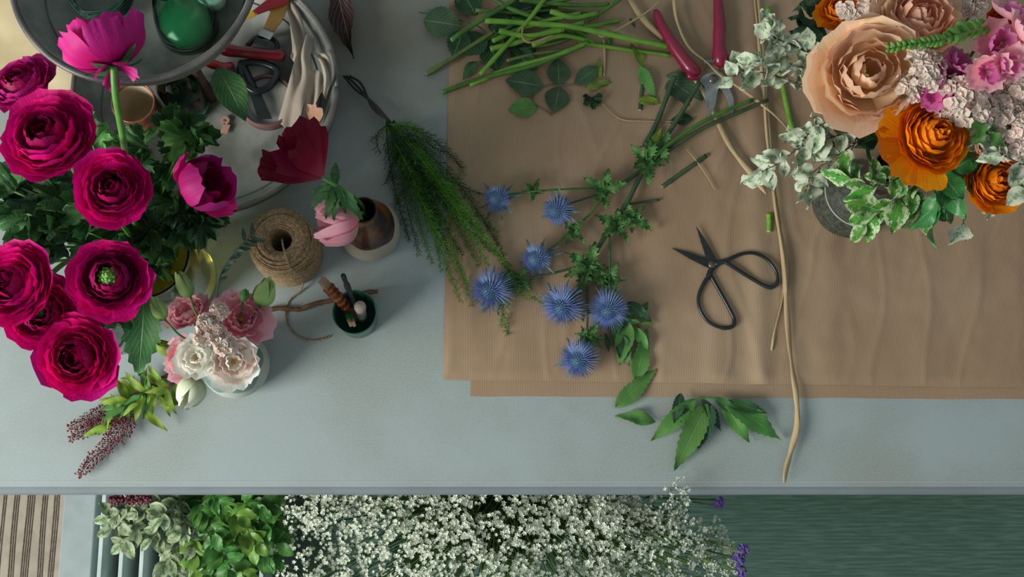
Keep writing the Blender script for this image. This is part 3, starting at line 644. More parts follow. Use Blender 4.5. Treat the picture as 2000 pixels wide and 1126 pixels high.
for k, (x, y, rp, h, ax, rg, mm, lab, ) in enumerate(ran):
    p = W(x, y, h); s = rp * mp(x, y, h); th = E('ranunculus', lab, 'flower', W(x, y, h - .02)); M = frame(p - Vector(ax).normalized() * s * .4, ax, U(0, 6))
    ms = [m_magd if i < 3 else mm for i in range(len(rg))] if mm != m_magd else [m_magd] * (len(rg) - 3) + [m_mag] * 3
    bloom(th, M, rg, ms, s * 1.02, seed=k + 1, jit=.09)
    if k in (2, 3, 5): heart(th, M, s, m_ctr, {2: .09, 3: .3, 5: .12}[k], {2: .3, 3: .4, 5: .3}[k])
    else: heart(th, M, s, m_magd, .08, .2)
    sepals(th, M, s, 5, m_ranleaf, .55, .4, .3, -.02)
    base = M @ Vector((0, 0, -.02)); dd = p - JM
    stem_to(th, JM + Vector((U(-.03, .03), U(-.03, .03), -.1)), base, m_gst, .0035, JM + Vector((dd.x * .35, dd.y * .35, dd.z * .55 + .0)))
# the one seen from behind (upper left) and the half closed one on the right
p = W(222, 128, .60); th = E('ranunculus', 'magenta ranunculus seen from behind with green sepals, tallest, over the upper tray rim', 'flower', p)
ax = img(-.42, -1, .12); s = 92 * mp(222, 128, .6); M = frame(p, ax, 1.0)
RS = [(5, .55, .95, 1.3, .25, .75, .05, .03, .3, 0), (5, .68, .92, 1.35, .2, .7, .05, .06, .3, 0), (5, .82, .8, 1.2, .15, .62, .06, .1, .3, 0)]
bloom(th, M, RS, [m_mag, m_magp, m_magp], s, seed=31)
for a, ln in ((2.2, .9), (1.0, .9), (0.2, 1.0), (-1.1, .9), (3.3, .7)):
    LF(th, leafm(1, .34, 0, .3, .35, n=8, seed=3), m_ranleaf, p, M.to_3x3() @ Vector((cos(a), sin(a), .02)), M.to_3x3() @ Vector((0, 0, -1)), s * ln * .8, 'sepal')
bloom(th, frame(p, img(.35, 1, .1)), [(4, .6, .45, .9, .3, .5, .06, .05, .3, 0)], m_magp, s * .72, seed=33)
O('stem', MB().tube(spl([JM + Vector((-.01, .01, -.1)), W(258, 420, .32), W(243, 290, .47), W(226, 190, .57), p], 8), .0042, 10).me('st'), mat('stem_pale', '5c8c3c', '4c7c34', 30, rough=.45), th)
p = W(372, 372, .38); th = E('ranunculus', 'half-closed violet-pink ranunculus bud at the right side of the bouquet', 'flower', p)
ax = img(1, -.12, .75); s = 74 * mp(372, 372, .38); M = frame(p, ax, .4)
bloom(th, M, [(4, .35, .95, 1.9, .2, 1.0, .02, -.1, .3, 0), (4, .52, 1.05, 1.7, .2, .9, .03, -.05, .3, 0), (4, .66, 1.08, 1.6, .15, .85, .04, .02, .3, 0), (2, .95, .75, 1.2, .1, .5, .05, .05, .3, 0)], [m_magd, m_magd, m_magp, m_magp], s, seed=41)
sepals(th, M, s, 4, m_ranleaf, .5, .35, .1)
stem_to(th, JM + Vector((.02, .02, -.1)), p, m_gst, .0035)
# foliage of the jar: lobed leaves on their own stalks
fol = [ # x,y,h, size px, angle (deg, picture, 0=right 90=up), variant, mat
 (172, 236, .40, 52, 95, 0), (196, 268, .36, 60, 60, 1), (262, 262, .38, 56, 130, 2), (282, 300, .36, 62, -20, 0), (232, 300, .33, 60, 180, 1),
 (360, 240, .36, 62, 40, 2), (392, 262, .37, 66, 5, 0), (358, 292, .38, 70, 240, 1), (412, 288, .34, 52, -15, 2), (338, 268, .35, 60, 140, 0), (380, 300, .35, 55, 300, 1),
 (330, 350, .32, 64, 280, 2), (316, 400, .30, 66, 200, 0), (360, 420, .29, 66, 300, 1), (408, 428, .28, 62, -30, 2), (440, 420, .27, 48, -50, 0), (392, 456, .28, 62, -80, 1), (344, 462, .26, 64, 250, 2),
 (300, 468, .27, 70, 290, 0), (280, 420, .28, 66, 120, 1), (262, 470, .27, 66, 200, 2), (318, 505, .24, 58, 260, 0), (296, 540, .22, 56, 240, 1),
 (150, 400, .32, 78, 170, 2), (100, 380, .33, 76, 160, 0), (46, 384, .33, 76, 185, 1), (18, 350, .34, 66, 120, 2), (70, 430, .30, 80, 200, 0), (128, 452, .29, 74, 220, 1), (22, 430, .31, 74, 200, 2), (160, 478, .28, 66, 180, 0),
 (104, 498, .27, 60, 215, 1), (60, 470, .27, 70, 190, 0), (176, 420, .30, 72, 90, 2), (200, 460, .27, 70, 200, 0), (130, 340, .36, 62, 170, 1),
 (200, 632, .27, 70, 215, 1), (232, 618, .25, 66, 260, 2), (160, 640, .28, 60, 160, 0), (250, 600, .22, 62, 300, 1), (290, 330, .33, 60, 20, 2), (20, 500, .27, 70, 140, 1), (115, 655, .27, 55, 60, 2)]
grp = 'foliage stems in the glass jar'; FL_ = ['green ranunculus leaves behind the tall stem at the top of the bouquet', 'lobed leaves between the copper cup and the big magenta bloom', 'light green ruffled leaves beside the copper cup', 'ruffled leaves hanging over the lower tray, right of the copper cup', 'leaves just left of the violet-pink half-closed bud', 'leaves below the violet-pink half-closed bud', 'leaf tips reaching right over the tray rim above the eucalyptus sprig', 'dark leaves in the shade between the round pink bloom and the jar rim', 'dark leaves hanging over the glass jar rim', 'leaves left of the round deep pink ranunculus', 'dark leaves at the left edge under the largest bloom', 'leaves just above the bloom cut by the left edge', 'leaves between the green-hearted bloom and the round pink one', 'leaves below right of the green-hearted bloom', 'leaves filling the gap under the green-hearted bloom']
for i in range(0, len(fol), 3):
    part = fol[i:i + 3]; c0 = part[0]
    th = E('ranunculus_foliage', FL_[i // 3], 'leaf', W(c0[0], c0[1], c0[2]), grp)
    for (x, y, h, sz, an, v) in part:
        s = sz * mp(x, y, h) * 1.05; a = rad(an); d = Vector((cos(a), sin(a), U(-.25, .3))); loc = W(x, y, h) - d.normalized() * s * .45
        me = lobem(5 if v != 1 else 7, .34, .055, .45, 1.9, seed=v, wave=.2)
        LF(th, me, [m_ranleaf, m_dkleaf, m_ranleaf][(i + v) % 3] if y < 240 or y > 330 else [m_ranleaf, m_ltleaf][v % 2], loc, d, (U(-.45, .45), U(-.45, .45), 1), s)
        dd = loc - JM
        O('stalk', MB().tube(spl([JM + Vector((U(-.03, .03), U(-.03, .03), -.06)), JM + Vector((dd.x * .45, dd.y * .45, max(.01, dd.z * .6))), loc], 5), .0021, 6).me('k'), m_gst, th)
th = E('ranunculus_foliage', 'long drooping grey-green leaf hanging below the jar bouquet toward the tumbler', 'leaf', W(262, 640, .2))
LF(th, leafm(1, .42, .12, .35, .5, n=14, seed=9), m_ranleaf, W(282, 580, .24), img(-.12, 1, -.35), (.3, 0, 1), 165 * mp(265, 650, .2))
O('stalk', MB().tube(spl([JM + Vector((0, 0, -.05)), W(282, 580, .24)], 4), .002, 6).me('k'), m_gst, th)

# amber vase: burgundy tulip-like flower and the pale pink tulip
AM = AV + Vector((0, 0, .13))
p = W(632, 348, .26); th = E('poppy_anemone', 'deep burgundy ragged flower with a green leafy collar leaning from the amber vase', 'flower', p)
s = 118 * mp(632, 348, .26)
for a, ln, wv, ms_ in ((176, 1.0, .8, 0), (104, .82, .75, 1), (160, .92, .95, 2), (122, .98, 1.0, 3), (142, .78, .9, 4)):
    if a > 190: a = 360 - a + -0
    aa = rad(a); d = Vector((cos(aa), sin(aa), (.05, .1, .45, .4, .75)[ms_]))
    LF(th, petm(1.0, .34, .75, .1, .48, .065, .1, .3, seed=60 + ms_, fr=2.6, notch=.1), m_burg, p, d, (.3 * (ms_ % 2) - .15, .2, 1), s * ln, 'petal', sy=wv)
c0 = W(656, 362, .25); sp = leafm(1, .3, .12, .3, .35, n=12, seed=8)
for a, ln in ((95, 62), (215, 75), (-95, 70), (-50, 86), (190, 60), (250, 70), (-70, 60)):
    aa = rad(a); LF(th, sp, m_ranleaf, c0, Vector((cos(aa), sin(aa), -.25)), (0, 0, 1), ln * mp(656, 362, .25), 'collar_leaf')
O('stem', MB().tube(spl([AM + Vector((0, 0, -.04)), AM + Vector((-.004, .01, .02)), W(672, 372, .22), c0, p], 6), .003, 8).me('s'), m_gst, th)
p = W(700, 428, .19); th = E('tulip', 'pale pink tulip drooping from the amber vase toward the twine spool', 'flower', p)
ax = img(-1, .12, .1); s = 82 * mp(660, 436, .19); M = frame(p, ax, .6)
bloom(th, M, [(3, .30, .95, 2.2, .15, 1.0, .02, -.1, .35, 0), (3, .37, 1.0, 2.1, .12, 1.05, .02, -.1, .35, 0), (4, .40, .92, 2.0, .1, .6, .05, .06, .35, 0)], [m_pink, m_pink, mat('petal_tulip', 'd8a4a8', 'd890a0', 10, rough=.5, kind='petal', c3='c8b8a4', trans=.25, k=1.5)], s, seed=51)
O('stem', MB().tube(spl([AM + Vector((0, 0, -.03)), AM + Vector((-.003, -.006, .025)), p], 6), .0032, 8).me('s'), m_gst, th)
sepals(th, M, s, 2, m_ranleaf, .5, .25, -.2)

# ---------------------------------------------------------------- lisianthus bouquet (pale vase)
PM = PV + Vector((0, 0, .1))
R_lis = [(3, .26, .5, 1.7, .1, 1.2, .05, .0, .12, .04), (4, .5, .56, 1.5, .1, 1.05, .06, .06, .12, .02), (5, .76, .52, 1.3, .1, .95, .07, .1, .12, 0), (5, 1.0, .36, 1.0, .1, .92, .075, .12, .12, 0)]
lis = [(472, 622, 50, .20, (.25, .25, 1), [m_pink] * 4, 'large pink lisianthus with ruffled petals at the upper right of the pink bouquet', R_lis),
       (365, 607, 42, .19, (-.3, .5, .8), [m_pink] * 4, 'pink lisianthus at the upper left of the pink bouquet', R_lis),
       (352, 700, 42, .18, (-.6, -.1, .7), [m_pink, m_pink, m_pinkw, m_pink], 'pink frilled lisianthus half hidden behind the white bloom', R_lis),
       (382, 698, 37, .21, (-.05, -.1, 1), [m_wht] * 4, 'small white lisianthus with a golden centre at the lower left of the pink bouquet', R_lis),
       (456, 706, 47, .21, (.1, -.2, 1), [m_wht, m_pinkw, m_pinkw, m_wht], 'blush white lisianthus with a golden centre covering the vase mouth', R_lis)]
for k, (x, y, rp, h, ax, ms, lab, rg) in enumerate(lis):
    p = W(x, y, h); s = rp * mp(x, y, h); th = E('lisianthus', lab, 'flower', p); M = frame(p - Vector(ax).normalized() * s * .35, ax, U(0, 6))
    bloom(th, M, rg, ms, s * 1.05, seed=60 + k, jit=.12)
    heart(th, M, s, mat('golden_heart', 'b08038', '8c5c28', 60, rough=.6), .12, .3, n=14)
    stem_to(th, PM + Vector((U(-.01, .01), U(-.01, .01), -.04)), M @ Vector((0, 0, 0)), m_gst, .0022)
    sepals(th, M, s, 4, m_ltleaf, .6, .18, .2, -.02)
def bud(par, x, y, h, ang, ln, wd, m, seed=0, el=.1, frill=.03):
    a = rad(ang); ax = Vector((cos(a), sin(a), el)); p = W(x, y, h); s = ln * mp(x, y, h); M = frame(p, ax, seed)
    r_ = wd / ln / 2
    bloom(par, M, [(3, r_ * .25, 1.0, 6.5, .2, 1.1, frill * .5, 0, .35, 0), (3, r_ * .5, .92, 3.6, .2, 1.1, frill, 0, .35, 0)], m, s, seed=seed, jit=.04); return p
for k, (x, y, h, an, ln, wd, m, lab, via) in enumerate([
    (372, 580, .24, 118, 58, 30, m_grn, 'green closed lisianthus bud at the top of the pink bouquet near the jar', (388, 620)),
    (322, 624, .23, 125, 50, 28, m_grn, 'green closed lisianthus bud on a long arching stalk left of the bouquet', (360, 660)),
    (508, 598, .19, 70, 58, 42, m_grn, 'pale green half-open lisianthus bud by the brown twig', (480, 640)),
    (474, 588, .20, 75, 26, 15, m_ltleaf, 'tiny green bud on a short stalk above the large pink bloom', (466, 640)),
    (388, 738, .17, 245, 66, 54, mat('bud_cream', 'a8b488', 'd0d4c0', 12, rough=.5, kind='petal', c3='88a468', trans=.2, k=2.1), 'creamy green lisianthus bud opening at the lower left of the bouquet', (420, 716)),
    (340, 690, .15, 150, 42, 26, m_yel, 'small yellow-green leaf bud left of the pink bouquet', (380, 700))]):
    th = E('lisianthus_bud', lab, 'flower bud', W(x, y, h)); p = bud(th, x, y, h, an, ln, wd, m, 70 + k, el=.15)
    O('stem', MB().tube(spl([PM + Vector((0, 0, -.02)), W(via[0], via[1], h * .92), p], 6), .0016, 6).me('s'), m_gst, th)
def fluffy(par, x, y, h, rp, m, seed, n=60, fs=5.0, nm='florets', mst=None, root=None, flat=.6):
    r = random.Random(seed); b = MB(); c0 = W(x, y, h); u = mp(x, y, h); st_ = MB()
    for i in range(n):
        a = r.uniform(0, 6.28); q = r.random() ** .5; z = (1 - q * q) ** .5 * flat; p = c0 + Vector((cos(a) * q, sin(a) * q, z)) * rp * u
        nrm = Vector((cos(a) * q, sin(a) * q, z + .4)).normalized(); t1 = nrm.orthogonal().normalized(); t2 = nrm.cross(t1); rr = fs * u * r.uniform(.7, 1.2); a0 = r.uniform(0, 6)
        vs = [p - nrm * rr * .3]; fs_ = []
        for j in range(5):
            for da, rd, up in ((-.4, .95, .25), (0, 1.1, .1), (.4, .95, .3)):
                an = a0 + 2 * pi * j / 5 + da; vs.append(p + (t1 * cos(an) + t2 * sin(an)) * rr * rd + nrm * rr * (up + r.uniform(-.15, .25)))
            k = 1 + 3 * j; fs_ += [(0, k, k + 1), (0, k + 1, k + 2), (0, k + 2, 1 + (3 * j + 3) % 15)]
        b.add(vs, fs_)
        if i % 3 == 0 and root is not None: st_.tube([root.lerp(c0, .8), p], .0006, 3)
    O(nm, b.me('fl', False), m, par, kind='stuff')
    if root is not None: st_.tube(spl([root, root.lerp(c0, .5) + Vector((0, 0, .01)), c0], 4), .0016, 5); O('stem', st_.me('s'), mst or m_gst, par)
SL = ['topmost cream statice cluster, against the large pink lisianthus', 'cream statice cluster at the very top of the pink bouquet beside the eucalyptus sprig', 'cream statice cluster in the middle of the pink bouquet', 'cream statice cluster resting above the blush white lisianthus', 'small cream statice cluster wedged between the pink and blush blooms', 'cream statice cluster directly above the small white lisianthus']
for k, (x, y, rp) in enumerate([(404, 632, 20), (428, 610, 18), (410, 655, 16), (440, 672, 22), (425, 645, 16), (395, 660, 14)]):
    th = E('statice', SL[k], 'flower', W(x, y, .19), 'cream filler clusters in the pink bouquet')
    fluffy(th, x, y, .235, rp, m_stat, 80 + k, 26, 7.5, root=PM)
# grey-green willow eucalyptus sprig
th = E('eucalyptus_sprig', 'thin sprig of narrow dark grey-green leaves rising between the jar and the twine', 'leaf', W(440, 510, .2))
P_ = px([(425, 640, .15), (424, 580, .19), (432, 535, .22), (452, 500, .24), (474, 475, .25), (492, 460, .25)], n=5); O('stem', MB().tube(P_, .0011, 6).me('s'), m_dst, th)
m_euc = mat('leaf_eucalyptus', '223c34', '30483f', 30, rough=.5, kind='leaf', k=1.7)
for i in list(range(8, 26, 2)) + [25, 21]:
    p = P_[i]; t = (P_[min(25, i + 1)] - P_[i - 1]).normalized(); sd = 1 if i % 2 else -1; d = Matrix.Rotation(sd * U(.6, 1.1), 3, 'Z') @ t
    LF(th, leafm(1, .3, 0, .2, .1, seed=1), m_euc, p, d, (U(-.5, .5), U(-.5, .5), 1), U(22, 36) * mp(440, 510, .2))

# ---------------------------------------------------------------- red-bead leafy stem at the lower left
SK = E('skimmia_stem', 'leafy yellow-green stem with dark red bead sprays lying below the magenta flowers', 'branch', W(270, 780, .01))
O('stem', MB().tube(px([(408, 694, .06), (360, 716, .04), (320, 735, .03), (270, 765, .02), (225, 795, .012)], n=5), .0026, 8).me('s'), mat('red_stem', '7c4838', '6c3c34', 20, rough=.5), SK)
O('stem', MB().tube(px([(345, 745, .025), (300, 770, .02), (262, 800, .015)], n=5), .0026, 8).me('s'), MATS['red_stem'], SK)
sl = [leafm(1, .26, 0, .25, b_, seed=q) for q, b_ in ((1, .1), (2, .35), (3, .6))]
for k in range(40):
    t = (k + .5) / 40; x = 345 - 120 * t + U(-10, 10); y = 738 + 62 * t + U(-12, 12); a = rad(200 + U(-75, 75) + (60 if k % 2 else -50)); h = U(.012, .05)
    LF(SK, sl[k % 3], m_yel if k % 3 else m_ltleaf, W(x, y, h), Vector((cos(a), sin(a), U(-.1, .25))), (U(-.6, .6), U(-.6, .6), 1), U(38, 66) * mp(x, y, h))
for a_, x, y in ((-15, 325, 770), (10, 330, 790), (-40, 300, 800), (200, 240, 830)):
    LF(SK, sl[1], m_yel, W(x - 20, y, .02), Vector((cos(rad(a_)), sin(rad(a_)), .1)), (0, 0, 1), 62 * mp(x, y))
m_bead = mat('red_bead', '6c2834', '7c3840', 50, rough=.45, k=1.9)
def panicle(x0, y0, x1, y1, wd, seed):
    r = random.Random(seed); b = MB(); st_ = MB(); A = Vector((x0, y0)); B = Vector((x1, y1)); d = (B - A); L_ = d.length; d.normalize(); nrm = Vector((-d.y, d.x))
    st_.tube([W(*(A.lerp(B, i / 10) + nrm * 3 * sin(i)), .015 - .007 * i / 10) for i in range(11)], .0008, 5)
    n = int(L_ / 5.0)
    for i in range(n):
        t = i / n
        for sd in (-1, 1):
            ln = wd * (1 - t) ** .8 * r.uniform(.5, 1.1) + 6; p0 = A.lerp(B, t); dr = (nrm * sd * .8 + d * .75).normalized(); hh = .012 + r.uniform(-.004, .022) * (1 - t)
            e = p0 + dr * ln; st_.tube([W(p0.x, p0.y, .012), W(e.x, e.y, hh)], .00045, 3)
            m = max(2, int(ln / 4))
            for j in range(m):
                q = (j + 1) / m; pp = p0.lerp(e, q) + Vector((r.uniform(-2.5, 2.5), r.uniform(-2.5, 2.5))); b.ball(W(pp.x, pp.y, hh * q + .012 * (1 - q) + .001), .0016 * r.uniform(.8, 1.25), 6, 4)
    s_ = O('bead_stalk', st_.me('s'), MATS['red_stem'], SK); O('beads', b.me('b'), m_bead, s_, kind='stuff')
panicle(236, 790, 132, 836, 22, 1); panicle(250, 798, 134, 858, 24, 2); panicle(262, 808, 152, 930, 28, 3)

# ---------------------------------------------------------------- asparagus fern
AF = E('asparagus_fern', 'feathery dark green asparagus fern lying from the tray across the edge of the paper', 'fern', W(800, 350, .01))
m_fern = mat('fern_needles', '18401c', '244c20', 14, rough=.55, k=1.5); m_fern2 = mat('fern_needles_light', '3c7018', '4c8020', 14, rough=.5, k=1.8)
m_fst = mat('fern_stem_dark', '1c2420', '241c1c', 20, rough=.5)
for off in (0, 6, -5):
    O('stem', MB().tube(px([(676 + off, 148, .02), (700 + off, 170 - off, .02), (728, 205 + off, .02), (762, 238, .022)], n=5), .0022, 7).me('s'), m_fst, AF)
r = random.Random(11)
ends = [(745, 300), (752, 360), (775, 400), (800, 470), (820, 500), (845, 515), (862, 530), (880, 500), (900, 590), (918, 560), (935, 520), (960, 490), (985, 500), (1000, 520), (975, 455), (940, 380), (905, 330), (870, 300), (840, 280), (1015, 560), (1000, 540), (880, 440), (850, 420), (910, 440), (825, 400), (940, 450), (890, 380), (925, 600), (955, 520), (868, 470), (838, 455), (905, 500)]
def frond(x0, y0, x1, y1, light, seed, bend=0, h=.02, nl=10.5, bl=30):
    r = random.Random(seed); A = Vector((x0, y0)); B = Vector((x1, y1)); L_ = (B - A).length; d = (B - A).normalized(); nr = Vector((-d.y, d.x))
    def pos(t): return A.lerp(B, t) + nr * bend * sin(pi * t)
    def hh(t): return h * (.5 + 1.2 * sin(pi * min(1, t * 1.15))) * 1.1 + .004
    st_ = MB(); st_.tube([W(*pos(t), hh(t)) for t in [i / 12 for i in range(13)]], [.0012 * (1 - .7 * i / 12) for i in range(13)], 5)
    nd = MB(); n = int(L_ / 7)
    for i in range(n):
        t = .12 + .88 * i / n; p = pos(t)
        for sd in (-1, 1):
            ln = bl * (1.05 - .75 * t) * r.uniform(.5, 1.1); dr = (d * 1.0 + nr * sd * r.uniform(.35, .9)).normalized(); z0 = hh(t); z1 = max(.003, z0 + r.uniform(-.012, .012)); e = p + dr * ln
            a3, b3 = W(p.x, p.y, z0), W(e.x, e.y, z1); st_.tube([a3, b3], .0004, 3, False)
            m = int(ln / 3.4) + 1; ax = (b3 - a3).normalized()
            for j in range(m):
                q = j / m; pp = a3.lerp(b3, q); rd = Vector((r.uniform(-1, 1), r.uniform(-1, 1), r.uniform(-.6, .9))); nd.spike(pp, pp + (rd.normalized() + ax * .7).normalized() * nl * r.uniform(.7, 1.35) * .00087, .00045)
    f = O('frond', st_.me('s'), m_fern2 if light else m_fern, AF); O('needles', nd.me('n', False), m_fern2 if light else m_fern, f, kind='stuff')
for i, (x, y) in enumerate(ends):
    frond(762 + r.uniform(-10, 10), 238 + r.uniform(-6, 10), x, y, i % 4 == 2 or y > 505, i, r.uniform(-22, 22), r.uniform(.008, .032))
frond(985, 560, 992, 655, True, 60, 6, .006); frond(960, 540, 1040, 560, True, 61, 0, .006); frond(990, 565, 1070, 600, True, 62, -6, .006, bl=16)
frond(860, 380, 905, 330, True, 63, 4, .02)

# ---------------------------------------------------------------- green stem offcuts (top)
def gstem(pts, r0, m, lab, nodes=(), h=None, grp=None, cat='stem', nm='cut_stem'):
    P_ = px(pts, h, n=8); k = len(P_); rs = []
    for i in range(k):
        t = i / (k - 1); q = r0 * (1 - .12 * t) * (1 + .22 * max(0, sin(t * 19 + r0 * 4000)) ** 8); rs.append(q)
    b = MB(); b.tube(P_, rs, 9); o = O(nm, b.me('stem'), m, None, label=lab, cat=cat, group=grp)
    c_ = MB()
    for e, f in ((P_[0], P_[1]), (P_[-1], P_[-2])):
        ax = (e - f).normalized(); c_.tube([e, e + ax * .0005], rs[0] * .88, 9)
    O('cut_face', c_.me('cf'), mat('cut_pale', 'a8b484', '98a874', 40, rough=.7), o); return o
ST = [
 ([(864, 180, .006), (940, 153, .012), (1040, 128, .018), (1142, 88, .02)], .0042, 1, 'long green cut stem lowest in the pile, its left end past the paper edge'),
 ([(918, 166, .008), (990, 135, .014), (1080, 110, .02), (1146, 84, .024)], .0045, 0, 'green cut stem just under the lowest one in the pile'),
 ([(948, 40, .03), (1040, 46, .032), (1120, 53, .034), (1212, 72, .028), (1310, 92, .012)], .0052, 0, 'thick bright green stem crossing the pile toward the shears'),
 ([(958, 96, .02), (1010, 82, .026), (1080, 60, .03), (1138, 46, .03)], .0052, 0, 'bright green stem with a torn pale left end'),
 ([(962, 80, .022), (1020, 55, .028), (1080, 38, .03), (1132, 26, .03)], .0046, 0, 'short bright stem above the torn one'),
 ([(1015, 0, .03), (1070, 6, .03), (1130, 10, .028), (1190, 8, .02)], .004, 1, 'stem along the top edge of the pile'),
 ([(882, 78, .03), (930, 45, .032), (985, 12, .034), (1020, -12, .034)], .0046, 1, 'olive stem running to the upper edge from the dark leaves'),
 ([(938, 145, .02), (980, 98, .03), (1030, 42, .036), (1068, -8, .036)], .0042, 0, 'green stem leaning steeply across the others'),
 ([(832, 145, .006), (870, 122, .012), (920, 90, .016), (965, 62, .018)], .0044, 2, 'olive stem tip sticking out left beyond the paper'),
 ([(1130, 52, .014), (1170, 48, .012), (1210, 40, .008)], .004, 0, 'short stem piece at the right end of the pile'),
 ([(1070, 38, .02), (1130, 64, .016), (1158, 82, .01)], .0038, 0, 'short stem slanting down at the right of the pile'),
 ([(1000, 36, .02), (1060, 50, .02), (1130, 72, .016)], .0036, 1, 'stem half hidden under the thick bright one'),
 ([(1148, 40, .02), (1195, 10, .024), (1235, -20, .024)], .0038, 1, 'dark stem running off the top right of the pile'),
 ([(1050, 12, .024), (1110, -2, .026), (1160, -20, .026)], .0038, 0, 'stem crossing the top edge at the middle of the pile'),
 ([(1020, 96, .012), (1090, 82, .014), (1150, 60, .012)], .0036, 2, 'thin olive stem between the long lower stems'),
 ([(930, 20, .016), (1010, 25, .018), (1090, 20, .018), (1170, 30, .012)], .0036, 1, 'dark stem low in the pile near the top'),
]
ST += [
 ([(905, 100, .01), (960, 72, .012), (1010, 44, .014)], .004, 1, 'short dark stem over the dark rose leaves'),
 ([(975, 60, .036), (1030, 70, .036), (1100, 58, .034)], .0048, 0, 'bright stem under the cream raffia tie'),
 ([(1040, 88, .03), (1095, 70, .03), (1145, 78, .02)], .0042, 0, 'bent bright stem end right of the raffia tie'),
 ([(990, 118, .016), (1050, 104, .018), (1110, 98, .016)], .0034, 2, 'thin olive stem just above the two lowest stems'),
 ([(1075, 22, .034), (1120, 34, .032), (1165, 26, .026)], .0046, 0, 'stubby bright stem piece near the top of the pile'),
 ([(960, -5, .03), (1000, 18, .032), (1060, 40, .03)], .004, 1, 'stem slanting down from the top edge into the pile'),
 ([(1185, 60, .02), (1240, 78, .016), (1300, 84, .012)], .004, 0, 'bright stem parallel to the thick one near the shears'),
]
for pts, r_, c_, lab in ST: gstem(pts, r_, [m_gst2, m_gst, mat('stem_olive', '5c7038', '4c6030', 30, rough=.5)][c_], lab)
gstem([(1130, 83, .007), (1220, 96, .006), (1310, 108, .006)], .0036, m_gst2, 'thin green stem continuing right under the burgundy shears')
gstem([(1499, 15, .01), (1507, 70, .01), (1520, 130, .008), (1535, 200, .006), (1552, 270, .005), (1562, 310, .004)], .0048, m_gst2, 'long bright green stem running down beside the ivory foliage')
gstem([(1293, 365, .004), (1335, 335, .005), (1380, 303, .006)], .0042, m_dst, 'short dark green stem piece lying below the crossing stems')
gstem([(1502, 418, .004), (1503, 436, .004), (1502, 452, .004)], .0048, m_gst2, 'tiny bright stem offcut beside the long raffia strand')
gstem([(1258, 288, .008), (1282, 240, .014), (1300, 195, .018), (1318, 148, .02)], .0046, m_dst, 'dark green cut stem leaning above the thistle stems')
gstem([(1190, 76, .004), (1190, 84, .004), (1189, 92, .004)], .004, m_gst, 'tiny green stem offcut right of the pile')
gstem([(1250, 215, .003), (1252, 190, .003), (1255, 165, .004)], .0036, m_dst, 'short dark stem piece beside the curled leaf scrap')
# rose foliage sprigs
RL = [leafm(1, .72, .045, .18, .1, n=18, pk=.85, wave=.02, seed=q) for q in range(3)]
def rleaf(par, x, y, an, ln, m=None, h=.01, sy=1.0, v=0, up=(0, 0, 1), **k):
    a = rad(an); return LF(par, RL[v % 3], m or m_roseleaf, W(x, y, h), Vector((cos(a), sin(a), .06)), up, ln * mp(x, y, h), sy=sy, **k)
rs_ = E('rose_leaf_sprig', 'flat rose leaf with four dull green leaflets and one brighter lying on the paper', 'leaf', W(1080, 168, .004))
O('stem', MB().tube(px([(1150, 160, .005), (1112, 166, .005), (1090, 166, .005), (1060, 169, .005), (1040, 196, .004), (1078, 225, .004)], n=5), .0012, 6).me('s'), mat('rib_tan', '7c6c50', '6c6048', 20), rs_)
rleaf(rs_, 1060, 169, 170, 74, h=.006, v=0, sy=1.05); rleaf(rs_, 1092, 166, 92, 56, h=.006, v=1, sy=1.15); rleaf(rs_, 1124, 164, 38, 60, h=.006, v=2, sy=.8)
rleaf(rs_, 1092, 170, 258, 56, h=.006, v=0, sy=1.2); rleaf(rs_, 1048, 208, 188, 56, m_ltleaf, h=.006, v=1, sy=1.0, label='brighter green leaflet')
rd = E('rose_leaf_sprig', 'dark green rose leaves under the left end of the cut stem pile', 'leaf', W(920, 80, .01))
O('stem', MB().tube(px([(818, 24, .008), (845, 28, .01), (900, 40, .012), (940, 55, .014), (955, 80, .012)], n=5), .0014, 6).me('s'), m_dst, rd)
for (x, y, an, ln, mm, v, sy) in [(828, 40, 350, 76, m_roseleaf, 0, 1.15), (930, 30, 120, 70, m_dkleaf, 1, 1.1), (955, 55, 30, 75, m_dkleaf, 2, 1), (950, 70, 215, 72, m_dkleaf, 0, 1.2), (958, 78, 280, 68, m_dkleaf, 1, 1.1), (985, 70, 330, 72, m_dkleaf, 2, 1), (905, 60, 250, 60, m_dkleaf, 0, 1.1), (990, 30, 20, 80, m_dkleaf, 1, 1), (1040, 30, 40, 70, m_dkleaf, 2, 1), (905, 20, 80, 60, m_roseleaf, 0, 1), (1000, 100, 320, 62, m_dkleaf, 1, 1)]:
    rleaf(rd, x, y, an, ln, mm, h=.012, v=v, sy=sy, up=(U(-.3, .3), U(-.3, .3), 1))
def loose(lab, x, y, an, ln, me, m, h=.006, sy=1., up=(0, 0, 1), el=.03, nm='loose_leaf', grp=None):
    a = rad(an); o = O(nm, me, None, None, basis(W(x, y, h), Vector((cos(a), sin(a), el)), up) @ Matrix.Diagonal((ln * mp(x, y, h),) + (ln * sy * mp(x, y, h),) + (ln * mp(x, y, h), 1)), label=lab, cat='leaf', group=grp); setm(o, m); return o
L1 = leafm(1, .27, .07, .3, .12, n=20, wave=.03, seed=21); L2 = leafm(1, .42, .03, .3, .2, n=14, wave=.05, seed=22)
loose('small crinkled dark green leaf scrap left of the compound rose leaf stalk end', 1156, 190, -85, 32, lobem(5, .3, .1, .3, 2., seed=4), m_dkleaf, .006)
loose('green curled leaf scrap below the pile at the paper edge', 930, 120, 235, 44, L2, m_ranleaf, .008, 1.2)
loose('yellowish leaf with brown spots beside the rightmost rose leaflet', 1145, 172, 15, 55, L2, mat('leaf_spotted', '6c7c30', '586828', 40, kind='leaf', k=1.6), .005, .8)
